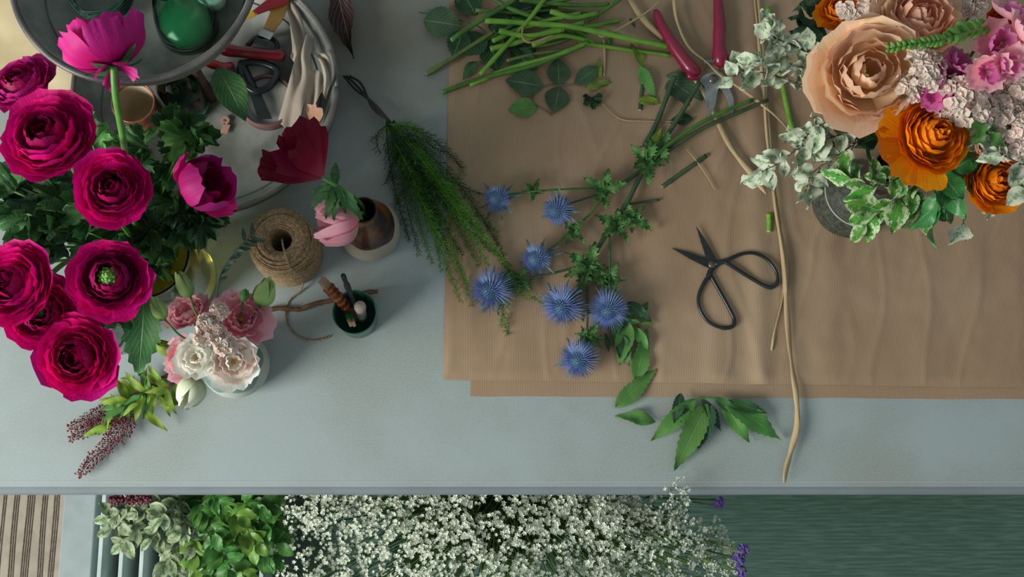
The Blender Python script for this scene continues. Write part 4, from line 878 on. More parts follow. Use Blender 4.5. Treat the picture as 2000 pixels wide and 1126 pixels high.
loose('narrow yellow-green leaf tip standing above the spotted leaf', 1172, 152, 95, 42, L1, m_yel, .006, .9)
loose('twisted light green leaf scrap below the thick stem, upper one', 1232, 85, -65, 62, L1, m_yel, .008, 1.1, (.5, 0, 1))
loose('twisted light green leaf scrap below the thick stem, lower one', 1250, 130, -68, 72, L1, m_ltleaf, .008, 1.2, (-.5, 0, 1))
loose('yellow-green leaf scrap pointing right above the dark stem piece', 1246, 196, -5, 46, L2, m_yel, .006, 1.0)
loose('pale green leaf lying along the crossing stems', 1266, 298, 62, 60, L1, m_yel, .01, 1.1)
loose('dark green leaf beneath the tips of the burgundy shears', 1352, 230, 190, 48, L2, m_dkleaf, .006, 1.2)
loose('broad dull green leaf beneath the pivot of the burgundy shears', 1300, 150, -40, 100, L2, m_roseleaf, .003, 1.4)
loose('small fleck of green leaf above the curled scraps', 1230, 36, -60, 22, L1, m_gst and m_ranleaf, .004)

# ---------------------------------------------------------------- shears, scissors
sh = E('pruning_shears', 'open pruning shears with burgundy handles and steel blades on the kraft paper', 'pruning shears', W(1390, 150, .006))
o = O('handle', MB().tube(px([(1280, 20, .02), (1292, 48, .02), (1312, 84, .02), (1338, 120, .019), (1352, 135, .018), (1368, 142, .016)], n=5), [.004, .0068, .0075, .0078, .008] + [.0082, .0086, .009, .0094, .0098] + [.0102, .0106, .011, .0112, .0115] + [.0118, .012, .0122, .0124, .0122] + [.012, .0115, .0105, .009, .007, .003], 14).me('h'), m_redh, sh)
o = O('handle', MB().tube(px([(1402, -45, .02), (1402, 0, .02), (1405, 45, .02), (1404, 85, .019), (1406, 112, .018), (1408, 132, .014)], n=5), [.007] * 5 + [.008, .0085, .009, .0094, .0098] + [.0102, .0106, .0108, .0106, .0104] + [.0102, .0108, .0118, .0126, .0132] + [.0134, .013, .012, .0105, .008, .003], 14).me('h'), m_redh, sh)
for gx, gy, hx, hy in ((1350, 148, 1366, 150), (1416, 112, 1424, 116)):
    O('guard', MB().tube(px([(gx, gy - 8, .016), (gx + (3 if gx > 1400 else -3), gy, .016), (hx, hy + 6, .014)], n=4), [.003, .004, .0052, .006, .0062, .006, .005, .0036, .002], 10).me('g'), m_redh, sh)
o = O('blade', MB().prism([(1365, 156), (1376, 146), (1394, 138), (1410, 142), (1414, 152), (1408, 164), (1402, 178), (1398, 204), (1386, 229), (1380, 212), (1376, 186), (1376, 170)], .011, .0135).me('b', False), m_steel, sh); bev(o, .0008)
o = O('hook_blade', MB().prism([(1392, 145), (1408, 142), (1418, 152), (1426, 172), (1433, 192), (1434, 212), (1430, 229), (1425, 212), (1420, 192), (1410, 176), (1398, 166)], .007, .0105).me('b', False), m_steel, sh); bev(o, .0008)
lathe_obj('pivot_bolt', [(0, .005), (.0035, .005), (.0055, .0035), (.0075, .0025), (.0078, 0)], W(1392, 155, .0135), mat('bolt', '8c8880', '6c6860', 60, rough=.3, metal=.7), sh, 20)
b = MB(); A, B = W(1374, 121, .018), W(1397, 117, .018); n = 60
b.tube([A.lerp(B, i / n) + Vector((0, cos(i / n * 40) * .0042, sin(i / n * 40) * .0042)) for i in range(n + 1)], .0008, 5); O('spring', b.me('spring'), m_steel, sh)
sc = E('scissors', 'black steel scissors with open loop handles lying open on the kraft paper', 'scissors', W(1391, 517, .006))
O('loop_handle', MB().tube(px([(1396, 516, .007), (1416, 509, .008), (1432, 502, .008), (1452, 495, .008), (1476, 495, .008), (1500, 508, .008), (1516, 530, .008), (1518, 550, .008), (1508, 561, .008), (1492, 557, .008), (1460, 539, .008), (1432, 521, .008), (1414, 510, .008)], n=5), [.0046] * 5 + [.0032] * 10 + [.0028] * 20 + [.0034] * 10 + [.0032] * 16, 10).me('l'), m_black, sc)
O('loop_handle', MB().tube(px([(1391, 521, .006), (1384, 538, .006), (1376, 550, .006), (1366, 572, .006), (1364, 592, .006), (1372, 614, .006), (1388, 631, .006), (1412, 640, .006), (1430, 637, .006), (1434, 624, .006), (1424, 602, .006), (1404, 566, .006), (1388, 538, .006)], n=5), [.0046] * 6 + [.0032] * 10 + [.0028] * 19 + [.0034] * 10 + [.0032] * 16, 10).me('l'), m_black, sc)
def blade(nm, poly, h0, h1):
    o = O(nm, MB().prism(poly, h0, h1).me('b', False), m_black, sc); bev(o, .0008); return o
blade('blade', [(1312, 484), (1345, 492), (1380, 505), (1400, 510), (1404, 520), (1394, 526), (1376, 520), (1345, 504)], .004, .0065)
blade('blade', [(1359, 440), (1378, 468), (1396, 500), (1403, 514), (1396, 524), (1384, 520), (1378, 500), (1368, 470)], .0068, .009)
lathe_obj('rivet', [(0, .003), (.004, .0025), (.0065, .001), (.0068, 0)], W(1391, 516, .009), mat('rivet', '6c5c54', '5c5048', 60, rough=.35, metal=.6), sc, 20)

# ---------------------------------------------------------------- raffia
def raffia(pts, w, lab, seed=0, tw=.5, nm='raffia_strand', h=.006):
    r = random.Random(seed); P_ = px(pts, h, n=8); k = len(P_); ws = [w * mp(1400, 400) * (.65 + .35 * abs(sin(i * .23 + seed))) * (min(1, (k - i) / 5 + .3)) for i in range(k)]
    o = O(nm, MB().ribbon(P_, ws, [tw * sin(i * .17 + seed) for i in range(k)]).me('r'), m_raf, None, label=lab, cat='raffia'); sm = o.modifiers.new('t', 'SOLIDIFY'); sm.thickness = .0008; return o
raffia([(1482, -10), (1488, 60), (1492, 140), (1495, 200), (1505, 290), (1512, 370), (1520, 430), (1532, 510), (1535, 580), (1541, 660), (1548, 720), (1555, 770), (1557, 830), (1545, 880), (1536, 915), (1532, 942)], 12, 'longest raffia strand running from the top to the table edge right of the scissors', 1, h=.0105)
raffia([(1474, -10), (1482, 80), (1492, 180), (1498, 260), (1508, 340), (1520, 430), (1530, 500), (1536, 570)], 7, 'thinner raffia strand twisted along the longest one', 2, h=.012)
raffia([(1225, -10), (1260, 40), (1310, 90), (1360, 155), (1400, 230), (1430, 290), (1470, 340), (1497, 378)], 14, 'broad pale raffia strip running diagonally under the shears to the right', 3, .2, h=.0125)
raffia([(1315, -10), (1322, 40), (1345, 90), (1380, 120), (1410, 148), (1450, 175), (1490, 205), (1530, 240), (1560, 280), (1590, 310)], 7, 'thin tan raffia strand curving over the shears toward the dark vase', 4, h=.022)
raffia([(1290, 0), (1262, 24), (1220, 50), (1180, 70), (1165, 66)], 4, 'fine raffia strand across the thick green stem', 5, h=.03)
raffia([(1533, 540), (1528, 590), (1515, 640), (1507, 684)], 6, 'short frayed raffia end hanging off the longest strand', 6)
raffia([(1168, 190), (1185, 212), (1215, 233), (1260, 236), (1320, 237)], 3, 'fine curved raffia thread right of the rose leaflets', 7)
raffia([(1022, 52), (1020, 70), (1030, 82), (1050, 80), (1080, 68)], 5, 'cream raffia tie looped round the green stems', 8, h=.042)
raffia([(1340, 290), (1365, 320), (1385, 350), (1398, 372)], 2.5, 'hair-thin raffia fibre below the crossing stems', 9, h=.009)
raffia([(1178, 75), (1181, 110), (1180, 148)], 6, 'short dry raffia piece above the spotted leaf', 10)

# ---------------------------------------------------------------- sea holly (thistles)
EB = [leafm(1, .16, .25, .3, .1, n=10, seed=q) for q in range(3)]
EL = [leafm(1, .42, .34, .4, .15, n=12, seed=5 + q, wave=.1) for q in range(3)]
def thistle(par, x, y, h, rp, spl_, ax, seed, green=.4):
    r = random.Random(seed); c0 = W(x, y, h); u = mp(x, y, h); M = frame(c0, ax); b = MB(); hb = MB(); hb.ball(Vector((0, 0, 0)), rp * u * .62, 14, 10, (1, 1, 1.15))
    n = 230
    for i in range(n):
        z = 1 - 1.75 * (i + .5) / n; q = math.sqrt(max(0, 1 - z * z)); a = i * 2.39996; d = Vector((cos(a) * q, sin(a) * q, z)); l_ = rp * u * (spl_ * (1 - .72 * max(0, z)) * r.uniform(.75, 1.15))
        b.spike(Vector((d.x, d.y, d.z * 1.15)) * rp * u * .58, Vector((d.x, d.y, d.z * 1.1)) * rp * u * .62 + d * l_ + Vector((0, 0, .0)), rp * u * .045)
    hd = O('flower_head', hb.me('h'), m_erygr, par, M); O('spikes', b.me('s', False), m_eryspk, hd, M, kind='stuff')
    for i in range(9):
        a = 2 * pi * i / 9 + r.uniform(-.2, .2); d = M.to_3x3() @ Vector((cos(a), sin(a), r.uniform(-.25, .25))); LF(par, EB[i % 3], m_eryblue, M @ Vector((0, 0, -rp * u * .55)), d, M.to_3x3() @ Vector((0, 0, 1)), rp * u * r.uniform(1.35, 1.9), 'bract')
def whorl(par, x, y, h, n, ln, a0=0, spread=6.28, m=None, seed=0, name='leaf'):
    r = random.Random(seed)
    for i in range(n):
        a = rad(a0) + spread * (i / n - .5) + r.uniform(-.25, .25)
        LF(par, EL[i % 3], m or m_eryleaf, W(x, y, h), Vector((cos(a), sin(a), r.uniform(.0, .5))), (r.uniform(-.4, .4), r.uniform(-.4, .4), 1), ln * mp(x, y, h) * r.uniform(.75, 1.15), name)
eh = W(1270, 310, .01)
ea = E('sea_holly', 'branching sea holly stem with the two upper blue thistle heads, joining at the crossing stems', 'flower', eh)
O('stem', MB().tube(px([(1500, 195, .02), (1430, 225, .02), (1370, 252, .018), (1310, 290, .014), (1270, 318, .012), (1225, 352, .014), (1190, 370, .018)], n=5), .0036, 8).me('s'), m_dst, ea)
O('branch', MB().tube(px([(1190, 368, .018), (1130, 368, .022), (1060, 372, .026), (985, 380, .03)], n=5), .0018, 7).me('s'), m_gst, ea)
O('branch', MB().tube(px([(1190, 374, .018), (1150, 385, .022), (1100, 402, .03)], n=5), .0018, 7).me('s'), m_dst, ea)
O('branch', MB().tube(px([(1180, 385, .018), (1150, 420, .016), (1120, 445, .016), (1085, 478, .02), (1058, 495, .025)], n=5), .0018, 7).me('s'), m_gst, ea)
thistle(ea, 970, 388, .035, 27, .5, img(-.3, .1, 1), 1); thistle(ea, 1088, 410, .035, 29, .6, img(-.7, .5, .8), 2)
whorl(ea, 1042, 372, .024, 5, 30, 90, 6.28, seed=1); whorl(ea, 1180, 372, .02, 5, 46, 180, 6.28, seed=2); whorl(ea, 1118, 450, .018, 4, 34, 230, 6.28, seed=3)
eb = E('sea_holly', 'branching sea holly stem with five lower blue thistle heads spread over the paper', 'flower', eh + Vector((.01, -.01, 0)))
O('stem', MB().tube(px([(1366, 160, .02), (1340, 205, .022), (1312, 250, .02), (1285, 290, .016), (1250, 345, .016), (1225, 395, .018), (1195, 440, .018), (1158, 500, .018), (1145, 518, .018)], n=5), .0042, 8).me('s'), m_dst, eb)
O('stem', MB().tube(px([(1470, 195, .026), (1420, 215, .026), (1360, 245, .024), (1290, 295, .02), (1250, 345, .016)], n=5), .0034, 8).me('s'), m_gst, eb)
for pts in ([(1150, 512, .018), (1100, 528, .018), (1030, 545, .018), (985, 556, .025)], [(1190, 455, .018), (1191, 520, .02), (1190, 580, .024)], [(1148, 520, .018), (1130, 560, .022), (1112, 585, .026)], [(1150, 520, .018), (1147, 580, .016), (1146, 650, .016), (1136, 690, .02)], [(1216, 400, .014), (1250, 395, .01), (1288, 390, .008)]):
    O('branch', MB().tube(px(pts, n=5), .0021, 7).me('s'), m_dst, eb)
thistle(eb, 1047, 505, .035, 29, .55, img(-.3, .3, 1), 3); thistle(eb, 957, 567, .035, 31, 1.05, img(-.4, .2, 1), 4); thistle(eb, 1098, 598, .035, 31, 1.0, img(-.2, .6, .9), 5)
thistle(eb, 1188, 606, .035, 30, 1.0, img(0, .3, 1), 6); thistle(eb, 1130, 702, .035, 30, .95, img(-.2, .4, 1), 7)
for a in ((1262, 312, 5, 52, 170, 4), (1148, 522, 6, 54, 250, 5), (1205, 440, 5, 48, 260, 6), (1012, 546, 7, 36, 90, 7), (1235, 425, 5, 44, 300, 8), (1147, 660, 7, 36, 90, 9), (1190, 548, 6, 36, 0, 10), (1290, 200 + 85, 3, 40, 240, 11)):
    whorl(eb, a[0], a[1], .018, a[2], a[3], a[4], 6.28, seed=a[5])
# leafy shoot under the lower right thistle
ls = E('leafy_shoot', 'leafy green shoot lying under the right-hand thistle head', 'leaf', W(1220, 640, .006))
O('stem', MB().tube(px([(1195, 575, .012), (1225, 610, .012), (1250, 640, .01)], n=5), .002, 7).me('s'), m_gst, ls)
for i, (x, y, an, ln) in enumerate([(1225, 590, -40, 60), (1215, 610, 250, 70), (1228, 630, 255, 85), (1208, 640, 270, 60), (1248, 620, 60, 38), (1252, 632, 0, 26), (1232, 618, 215, 50), (1200, 600, 200, 40), (1240, 640, -60, 50), (1182, 650, 280, 40), (1215, 655, 280, 60), (1250, 628, 180, 40), (1190, 585, 300, 60)]):
    LF(ls, L1 if i % 2 else L2, [m_dkleaf, m_ranleaf, m_ltleaf][i % 3], W(x, y, .014), Vector((cos(rad(an)), sin(rad(an)), .02)), (U(-.4, .4), U(-.4, .4), 1), ln * mp(x, y, .014))
loose('long pointed green leaf standing upright in the picture right of the last thistles', 1240, 742, 74, 106, L1, m_ltleaf, .01, 1.25, (.3, 0, 1))
loose('pointed green leaf lying across the lower edge of the paper', 1202, 794, 42, 112, L1, m_ltleaf, .006, 1.15, (.2, 0, 1))
loose('small folded green leaf on the grey table below the paper', 1281, 823, 170, 80, L2, m_ltleaf, .006, .85, (.2, .3, 1))
# leafy offcut on the bare table
lo = E('leaf_cluster', 'cluster of pointed green leaves cut off together on the bare table below the paper', 'leaf', W(1380, 790, .006))
O('stem', MB().tube(px([(1335, 790, .01), (1360, 780, .012), (1385, 776, .014), (1412, 790, .012)], n=5), .0016, 7).me('s'), m_gst, lo)
for i, (x, y, an, ln, sy, mm) in enumerate([(1358, 780, 222, 120, 1.1, m_ltleaf), (1380, 788, 242, 146, 1.1, m_ltleaf), (1330, 768, 255, 60, 1.5, m_dkleaf), (1350, 800, 210, 60, 1.4, m_dkleaf), (1390, 790, 250, 90, 1.4, m_dkleaf), (1395, 776, 325, 60, 1.3, m_ranleaf), (1412, 786, -58, 92, 1.3, m_ltleaf), (1414, 784, -33, 132, 1.35, m_ltleaf), (1420, 784, -15, 82, 1.1, m_ranleaf), (1372, 780, 300, 70, 1.3, m_dkleaf)]):
    LF(lo, L1, mm, W(x, y, .012 + .002 * (i % 3)), Vector((cos(rad(an)), sin(rad(an)), .0)), (U(-.3, .3), U(-.3, .3), 1), ln * mp(x, y, .01), sy=sy)

# ---------------------------------------------------------------- right bouquet
GM = GV + Vector((0, 0, .19))
R_rose = [(3, .13, .62, 2.4, .2, 1.2, .01, -.1, .25, .06), (4, .24, .66, 2.1, .2, 1.0, .02, -.05, .25, .04), (4, .37, .64, 1.8, .15, .95, .03, .05, .25, .03), (5, .50, .62, 1.55, .12, .98, .035, .1, .14, .03), (5, .64, .56, 1.4, .1, .98, .035, .12, .14, .02), (6, .78, .46, 1.2, .1, .95, .04, .14, .12, .01), (6, .91, .34, 1.05, .1, .92, .04, .14, .12, 0), (6, 1.0, .2, .85, .1, .9, .04, .14, .12, 0)]
def bigflower(nm, x, y, rp, h, ax, rg, ms, lab, seed, hr=None, cat='flower', hm=None):
    p = W(x, y, h); s = rp * mp(x, y, h); th = E(nm, lab, cat, p); M = frame(p - Vector(ax).normalized() * s * .4, ax, seed)
    bloom(th, M, rg, ms, s * 1.03, seed=seed, jit=.09)
    if hr: heart(th, M, s, hm or m_ctr, hr, .3)
    sepals(th, M, s, 5, m_ranleaf, .5, .3, .4, -.03)
    stem_to(th, GM + Vector((U(-.012, .012), U(-.012, .012), -.05)), M @ Vector((0, 0, -.01)), m_gst, .003); return th
bigflower('garden_rose', 1698, 140, 98, .36, (-.25, -.2, 1), R_rose, [m_peach] * 8, 'large pale peach garden rose, fully open, at the left of the bouquet', 5)
bigflower('garden_rose', 1800, 32, 80, .36, (0, .15, 1), R_rose, [m_peach2] * 5 + [m_peach] * 3, 'salmon peach garden rose cut by the top edge of the picture', 8)
dk = mat('dark_heart', '3c3020', '5c4018', 60, rough=.6)
th = bigflower('orange_ranunculus', 1826, 262, 74, .36, (.2, -.1, 1), R_tight, [m_org] * 9, 'orange ranunculus with a dark eye below the pale rose', 12, .07, hm=dk)
p = W(1800, 285, .335); s = 98 * mp(1800, 285, .335)
for a in (185, 230, 262, 150):
    d = Vector((cos(rad(a)), sin(rad(a)), .15)); LF(th, petm(1.0, .14, .7, .6, .62, .04, .05, .22, seed=a), m_org, p, d, (0, 0, 1), s, 'petal')
bigflower('orange_ranunculus', 1948, 352, 62, .30, (.1, -.2, 1), R_tight, [m_org] * 9, 'orange ranunculus at the lower right with a small green eye', 13, .1)
bigflower('orange_ranunculus', 1640, 14, 42, .24, (-.3, .2, 1), R_wide, [m_org] * 8, 'orange flower cut by the top edge at the left of the roses', 14)
bigflower('orange_ranunculus', 1985, 45, 50, .26, (0, .2, 1), R_open, [mat('petal_redorange', 'd85008', 'd84810', 10, kind='petal', c3='c04008', trans=.2, k=1.4)] * 9, 'red-orange flower deep behind the pink snapdragon at the upper right', 15)
bigflower('spray_rose', 1925, 285, 30, .31, (0, -.2, 1), R_rose[:5], [m_peach2] * 5, 'small salmon spray rose bud right of the orange ranunculus', 16)
bigflower('spray_rose', 1965, 150, 34, .27, (0, 0, 1), R_rose[:5], [m_peach] * 5, 'pale peach spray rose half hidden among cream statice at the right', 17)
# pink snapdragons
def snap(x, y, h, pts, lab, seed, mm, tips=0):
    th = E('snapdragon', lab, 'flower', W(x, y, h)); P_ = [W(a, b_, c_) for a, b_, c_ in pts]
    O('stem', MB().tube(spl([GM + Vector((0, 0, -.05)), P_[0].lerp(GM, .4), P_[0], P_[-1]], 6), .002, 6).me('s'), m_gst, th); return th
for k, (x, y, h, rp, lab, fl_) in enumerate([(1855, 150, .38, 40, 'hot pink snapdragon florets between the roses and the orange ranunculus', [(0, 0, 1), (-25, 30, .7), (20, -25, .8), (-30, -10, .6)]),
        (1955, 85, .42, 44, 'pink snapdragon florets at the upper right corner', [(0, 0, 1.1), (30, -55, 1.1), (-20, 45, .8), (15, 30, .8), (45, -20, 1)]),
        (1832, 190, .36, 26, 'hot pink snapdragon floret just above the orange ranunculus', [(0, 0, 1), (-15, -12, .8)])]):
    th = snap(x, y, h, [(x, y, h - .03), (x, y, h)], lab, k, None)
    for j, (dx, dy, sc_) in enumerate(fl_):
        p = W(x + dx, y + dy, h + .01 * j); s = rp * sc_ * mp(x, y, h); M = frame(p - Vector((0, 0, s * .4)), (dx * .02, -dy * .02, 1), j)
        bloom(th, M, [(3, .5, .7, 1.5, .2, 1.0, .08, .1, .15, 0), (4, .95, .45, 1.1, .15, .85, .1, .15, .15, 0)], [m_hot, m_hot if k != 1 else m_pink], s, seed=90 + 5 * k + j, jit=.15)
th = E('snapdragon', 'green budding snapdragon tip reaching left across the salmon rose', 'flower', W(1830, 80, .46))
P_ = px([(1935, 52, .40), (1895, 62, .44), (1850, 78, .46), (1800, 86, .47), (1738, 95, .47)], n=6); O('stem', MB().tube(P_, [.003 - .002 * i / 24 for i in range(25)], 7).me('s'), m_gst2, th)
O('stalk', MB().tube(spl([GM, W(1935, 52, .40)], 5), .0025, 6).me('k'), m_gst, th)
for i in list(range(1, 14, 2)) + list(range(14, 25)):
    p = P_[i]; sz = (34 - 22 * i / 24) * U(.8, 1.25) * mp(1830, 80, .46)
    for sd in (-1, 1):
        d = Vector((-.9, sd * U(.5, 1.), U(0, .8))).normalized(); b = MB(); b.ball((0, 0, 0), .5, 8, 6, (.62, .62, 1)); o = O('bud', b.me('bud') if i == 1 and sd < 0 else CACHE['bud'], None, th, frame(p + d * sz * .5, d) @ Matrix.Scale(sz, 4)); CACHE['bud'] = o.data; setm(o, m_ctr2 if False else mat('bud_bright', '6c9c3c', '54883a', 12, rough=.45, k=1.6))
cl_ = [(1672, 18, .30, 40), (1725, 8, .32, 36), (1806, 138, .40, 40), (1880, 185, .39, 42), (1905, 215, .37, 42), (1850, 210, .36, 36), (1950, 215, .36, 40), (1990, 115, .38, 36), (1985, 240, .36, 40), (1965, 275, .34, 36), (1990, 165, .37, 34), (1925, 170, .36, 36), (1780, 170, .37, 28), (1892, 10, .34, 30), (1985, 275, .35, 34), (1905, 300, .28, 30), (1945, 250, .35, 30), (1690, 50, .28, 34), (2010, 200, .34, 40)]
CL = ['cream statice cluster at the top edge between the orange flower and salmon rose', 'cream statice cluster touching the upper left side of the salmon rose', 'cream statice cluster tight against the right side of the pale peach rose', 'cream statice cluster above right of the orange ranunculus', 'cream statice cluster right of the orange ranunculus, higher than the salmon bud', 'cream statice cluster just over the orange ranunculus eye', 'cream statice cluster between the pink snapdragon and the salmon bud', 'cream statice cluster at the right edge beside the upper pink snapdragon', 'cream statice cluster at the right edge level with the salmon bud', 'cream statice cluster right of the salmon bud', 'cream statice cluster at the right edge below the pink snapdragon', 'cream statice cluster beneath the upper pink snapdragon florets', 'small cream statice cluster below the hot pink floret by the pale rose', 'small cream statice cluster at the top edge right of the salmon rose', 'cream statice cluster at the right edge above the grey-green leaves', 'cream statice cluster tucked between both orange ranunculus below the salmon bud', 'small cream statice cluster directly above the salmon bud', 'cream statice cluster just above the pale peach rose', 'cream statice cluster cut by the right edge of the picture halfway down the bouquet']
for k, (x, y, h, rp) in enumerate(cl_):
    th = E('statice', CL[k], 'flower', W(x, y, h), 'cream statice clusters in the right bouquet'); fluffy(th, x, y, h, rp, m_stat, 200 + k, 42, 10.5, root=GM)
# variegated ivory sprigs
VL = [leafm(1, wd_, .03, .35, b_, n=14, wave=w_, seed=40 + q, pk=.85, sh=1.0) for q, (w_, wd_, b_) in enumerate(((.09, .66, .2), (.14, .8, .5), (.12, .56, -.3), (.16, .74, .1)))]
def sprig(lab, pts, n, ln, m, seed, nm='variegated_sprig', meshes=None, tilt=.7, mst=None, ang=(.25, 1.6), start=.1, par=None, grp=None, sub=None, sr=.0011):
    r = random.Random(seed); P_ = px(pts, n=8); k = len(P_) - 1; th = par or E(nm, lab, 'leaf', P_[-1], grp)
    O('stem', MB().tube(P_, [sr * (1.3 - .6 * i / k) for i in range(k + 1)], 6).me('s'), mst or mat('stem_brown', '4c3a34', '3c2c2c', 20, rough=.6), th)
    u = mp(pts[-1][0], pts[-1][1], pts[-1][2]); meshes = meshes or VL
    for i in range(n):
        t = start + (1 - start) * (i + 1) / n; f = t * k; a = min(k - 1, int(f)); p = P_[a].lerp(P_[a + 1], min(1, f - a)); tg_ = (P_[a + 1] - P_[a]).normalized()
        sd = 1 if i % 2 else -1; d = Matrix.Rotation(sd * r.uniform(*ang), 3, 'Z') @ tg_ if i < n - 1 else tg_; d.z += r.uniform(-.6, .6)
        LF(th, meshes[r.randrange(len(meshes))], m, p, d, (r.uniform(-1, 1), r.uniform(-1, 1), 1), ln * u * r.uniform(.65, 1.35))
    return th
sprig('ivory variegated sprig reaching farthest left over the raffia, top', [(1640, 130, .24), (1590, 105, .25), (1540, 85, .25), (1512, 72, .25), (1500, 50, .25)], 13, 44, m_var, 1)
sprig('ivory variegated sprig pointing left across the shears', [(1650, 200, .22), (1600, 182, .23), (1550, 160, .23), (1500, 144, .22), (1455, 138, .22), (1432, 150, .22)], 16, 46, m_var, 2)
sprig('ivory variegated sprig between the top two, filled with leaves', [(1640, 160, .24), (1590, 140, .25), (1545, 125, .25), (1500, 118, .25), (1478, 120, .25)], 14, 44, m_var, 3)
sprig('ivory variegated sprig hanging left of the vase neck', [(1700, 240, .20), (1650, 260, .20), (1600, 275, .20), (1560, 290, .19), (1520, 318, .18), (1488, 335, .17)], 17, 48, m_var, 4)
sprig('ivory variegated sprig under the pale rose', [(1720, 250, .22), (1680, 240, .22), (1640, 232, .22), (1600, 245, .21), (1570, 270, .2)], 14, 46, m_var, 5)
sprig('ivory sprig drooping down onto the left shoulder of the dark vase', [(1700, 260, .2), (1640, 300, .19), (1590, 335, .17), (1575, 365, .16)], 11, 42, m_var, 6)
sprig('dark green leafy sprig behind the ivory foliage', [(1700, 170, .18), (1640, 120, .2), (1600, 85, .2), (1580, 60, .2)], 8, 62, m_dkleaf, 7, nm='green_sprig')
sprig('dark green leafy sprig in the shade above the vase', [(1740, 300, .19), (1710, 260, .2), (1690, 235, .2), (1660, 300, .18)], 10, 58, m_dkleaf, 8, nm='green_sprig')
sprig('dark green leaves at the top behind the orange flower', [(1660, 60, .18), (1620, 30, .19), (1612, 0, .19)], 5, 46, m_dkleaf, 17, nm='green_sprig')
EU = [leafm(1, wd_, .035, .3, b_, n=16, wave=w_, seed=50 + q, pk=.95, sh=.8) for q, (w_, wd_, b_) in enumerate(((.05, .58, .25), (.08, .66, .5), (.07, .5, -.2)))]
sprig('glossy green and white variegated sprig hanging over the dark vase', [(1790, 310, .24), (1750, 350, .25), (1710, 362, .25), (1675, 352, .25), (1650, 340, .24)], 10, 58, m_var2, 9, meshes=EU, nm='euonymus_sprig')
sprig('green and white sprig hanging lowest beside the vase', [(1800, 320, .24), (1780, 370, .24), (1745, 395, .23), (1712, 420, .22), (1692, 440, .21)], 11, 60, m_var2, 10, meshes=EU, nm='euonymus_sprig')
sprig('plain green glossy sprig below the orange ranunculus', [(1820, 300, .27), (1850, 345, .27), (1840, 385, .26), (1835, 410, .25)], 9, 70, mat('leaf_gloss', '3a7c3c', '2c6434', 20, rough=.3, kind='leaf', trans=.12), 11, meshes=EU, nm='green_sprig')
sprig('green sprig spreading right under the orange ranunculus', [(1800, 320, .29), (1850, 335, .30), (1885, 345, .3), (1905, 335, .3)], 7, 66, MATS['leaf_gloss'], 12, meshes=EU, nm='green_sprig')
sprig('mottled sprig with white-centred leaves below the orange ranunculus', [(1800, 330, .23), (1790, 370, .23), (1796, 400, .22), (1800, 410, .22)], 7, 54, m_var2, 18, meshes=EU, nm='euonymus_sprig')
sprig('hanging thread-like sprig with one small ivory leaf at its tip', [(1860, 390, .22), (1880, 420, .21), (1882, 440, .2)], 2, 44, m_var, 13, start=.5)
sprig('small ivory sprig under the lower right orange flower', [(1960, 380, .22), (1945, 395, .22), (1938, 408, .22)], 2, 34, m_var, 14)
sprig('grey-green leaves overlapping the right edge of the picture', [(2040, 330, .36), (1995, 320, .36), (1955, 300, .36), (1940, 292, .36)], 7, 52, m_var, 15)
sprig('pale leaf sprig on the right edge below the grey-green leaves', [(2040, 380, .33), (2005, 370, .33), (1995, 360, .33)], 4, 52, m_var, 16)
loose_g = sprig('small green leaves among the statice at the right', [(1900, 230, .38), (1915, 240, .38), (1930, 262, .37)], 4, 34, m_ltleaf, 19, nm='green_sprig')

# ================================================================ below the table
zf = -TZ
def WF(x, y, z): return W(x, y, z - TZ)     # z above the floor
# striped mat with raised cords
mt = E('striped_mat', 'beige woven floor mat with brown cord stripes at the lower left', 'rug', WF(0, 1050, 0))
xm = WF(133, 1050, .01).x; O('mat_body', MB().box((xm - .4, -.1, .005), (.8, 1.1, .01)).me('m', False), mat('mat_beige', '968e80', '8a8274', 30, rough=.9, bump=.4, bscale=600, k=1.9), mt)
m_cord = mat('brown_cord', '544a40', '6c6054', 90, rough=.9, k=2.6)
for cxp, n in ((2, 2), (26, 3), (53, 4), (82, 3), (104, 3), (129, 3), (-30, 3), (-60, 3)):
    b = MB()
    for j in range(n):
        x = WF(cxp + (j - (n - 1) / 2) * 4.2, 1050, .011).x; b.tube([Vector((x + .0012 * sin(i * .9 + cxp), -.62 + i * .05, .0105)) for i in range(22)], .0018, 5)
    O('cord_band', b.me('c'), m_cord, mt)
bx = WF(165, 1050, .05).x; w_ = 62 * mp(165, 1050, .05 - TZ)
o = O('grey_plinth', MB().box((bx, -.08, .05), (w_, 1.1, .10)).me('p', False), mat('plinth_grey', '84908f', '7c8888', 20, rough=.6, k=2.0), label='long low grey block on the floor between the striped mat and the slatted rack', cat='block'); bev(o, .003)
rk = E('slatted_rack', 'low metal rack of pale upright slats under the potted foliage', 'rack', WF(280, 1050, 0))
m_slat = mat('slat_pale', 'a0aeaa', '94a29e', 20, rough=.5, k=2.4); 
xa = WF(196, 1050, .16).x; xb = WF(560, 1050, .16).x
O('base_panel', MB().box(((xa + xb) / 2, -.08, .02), (xb - xa, 1.0, .03)).me('b', False), mat('rack_grey', '646a68', '585e5c', 20, rough=.6, k=1.7), rk)
for cxp in (198, 239, 279, 318, 357, 396, 435, 474, 513):
    x = WF(cxp, 1050, .16).x; o = O('slat', MB().box((x, -.08, .098), (.0095, 1.0, .125)).me('s', False), m_slat, rk); bev(o, .001)
def bucket(x, y, r_, hh, m, lab, z0=0.0):
    p = Vector((x, y, z0)); o = E('bucket', lab, 'bucket', p); lathe_obj('body', [(0, .002), (r_ * .8, .002), (r_, hh), (r_ + .006, hh + .002), (r_ + .006, hh - .006), (r_ * .8 + .003, 0), (0, 0)], p, m, o, 40)
    lathe_obj('water', [(r_ * .93, hh * .7), (0, hh * .7)], p, mat('dark_water', '1c2420', k=1), o, 30); return p
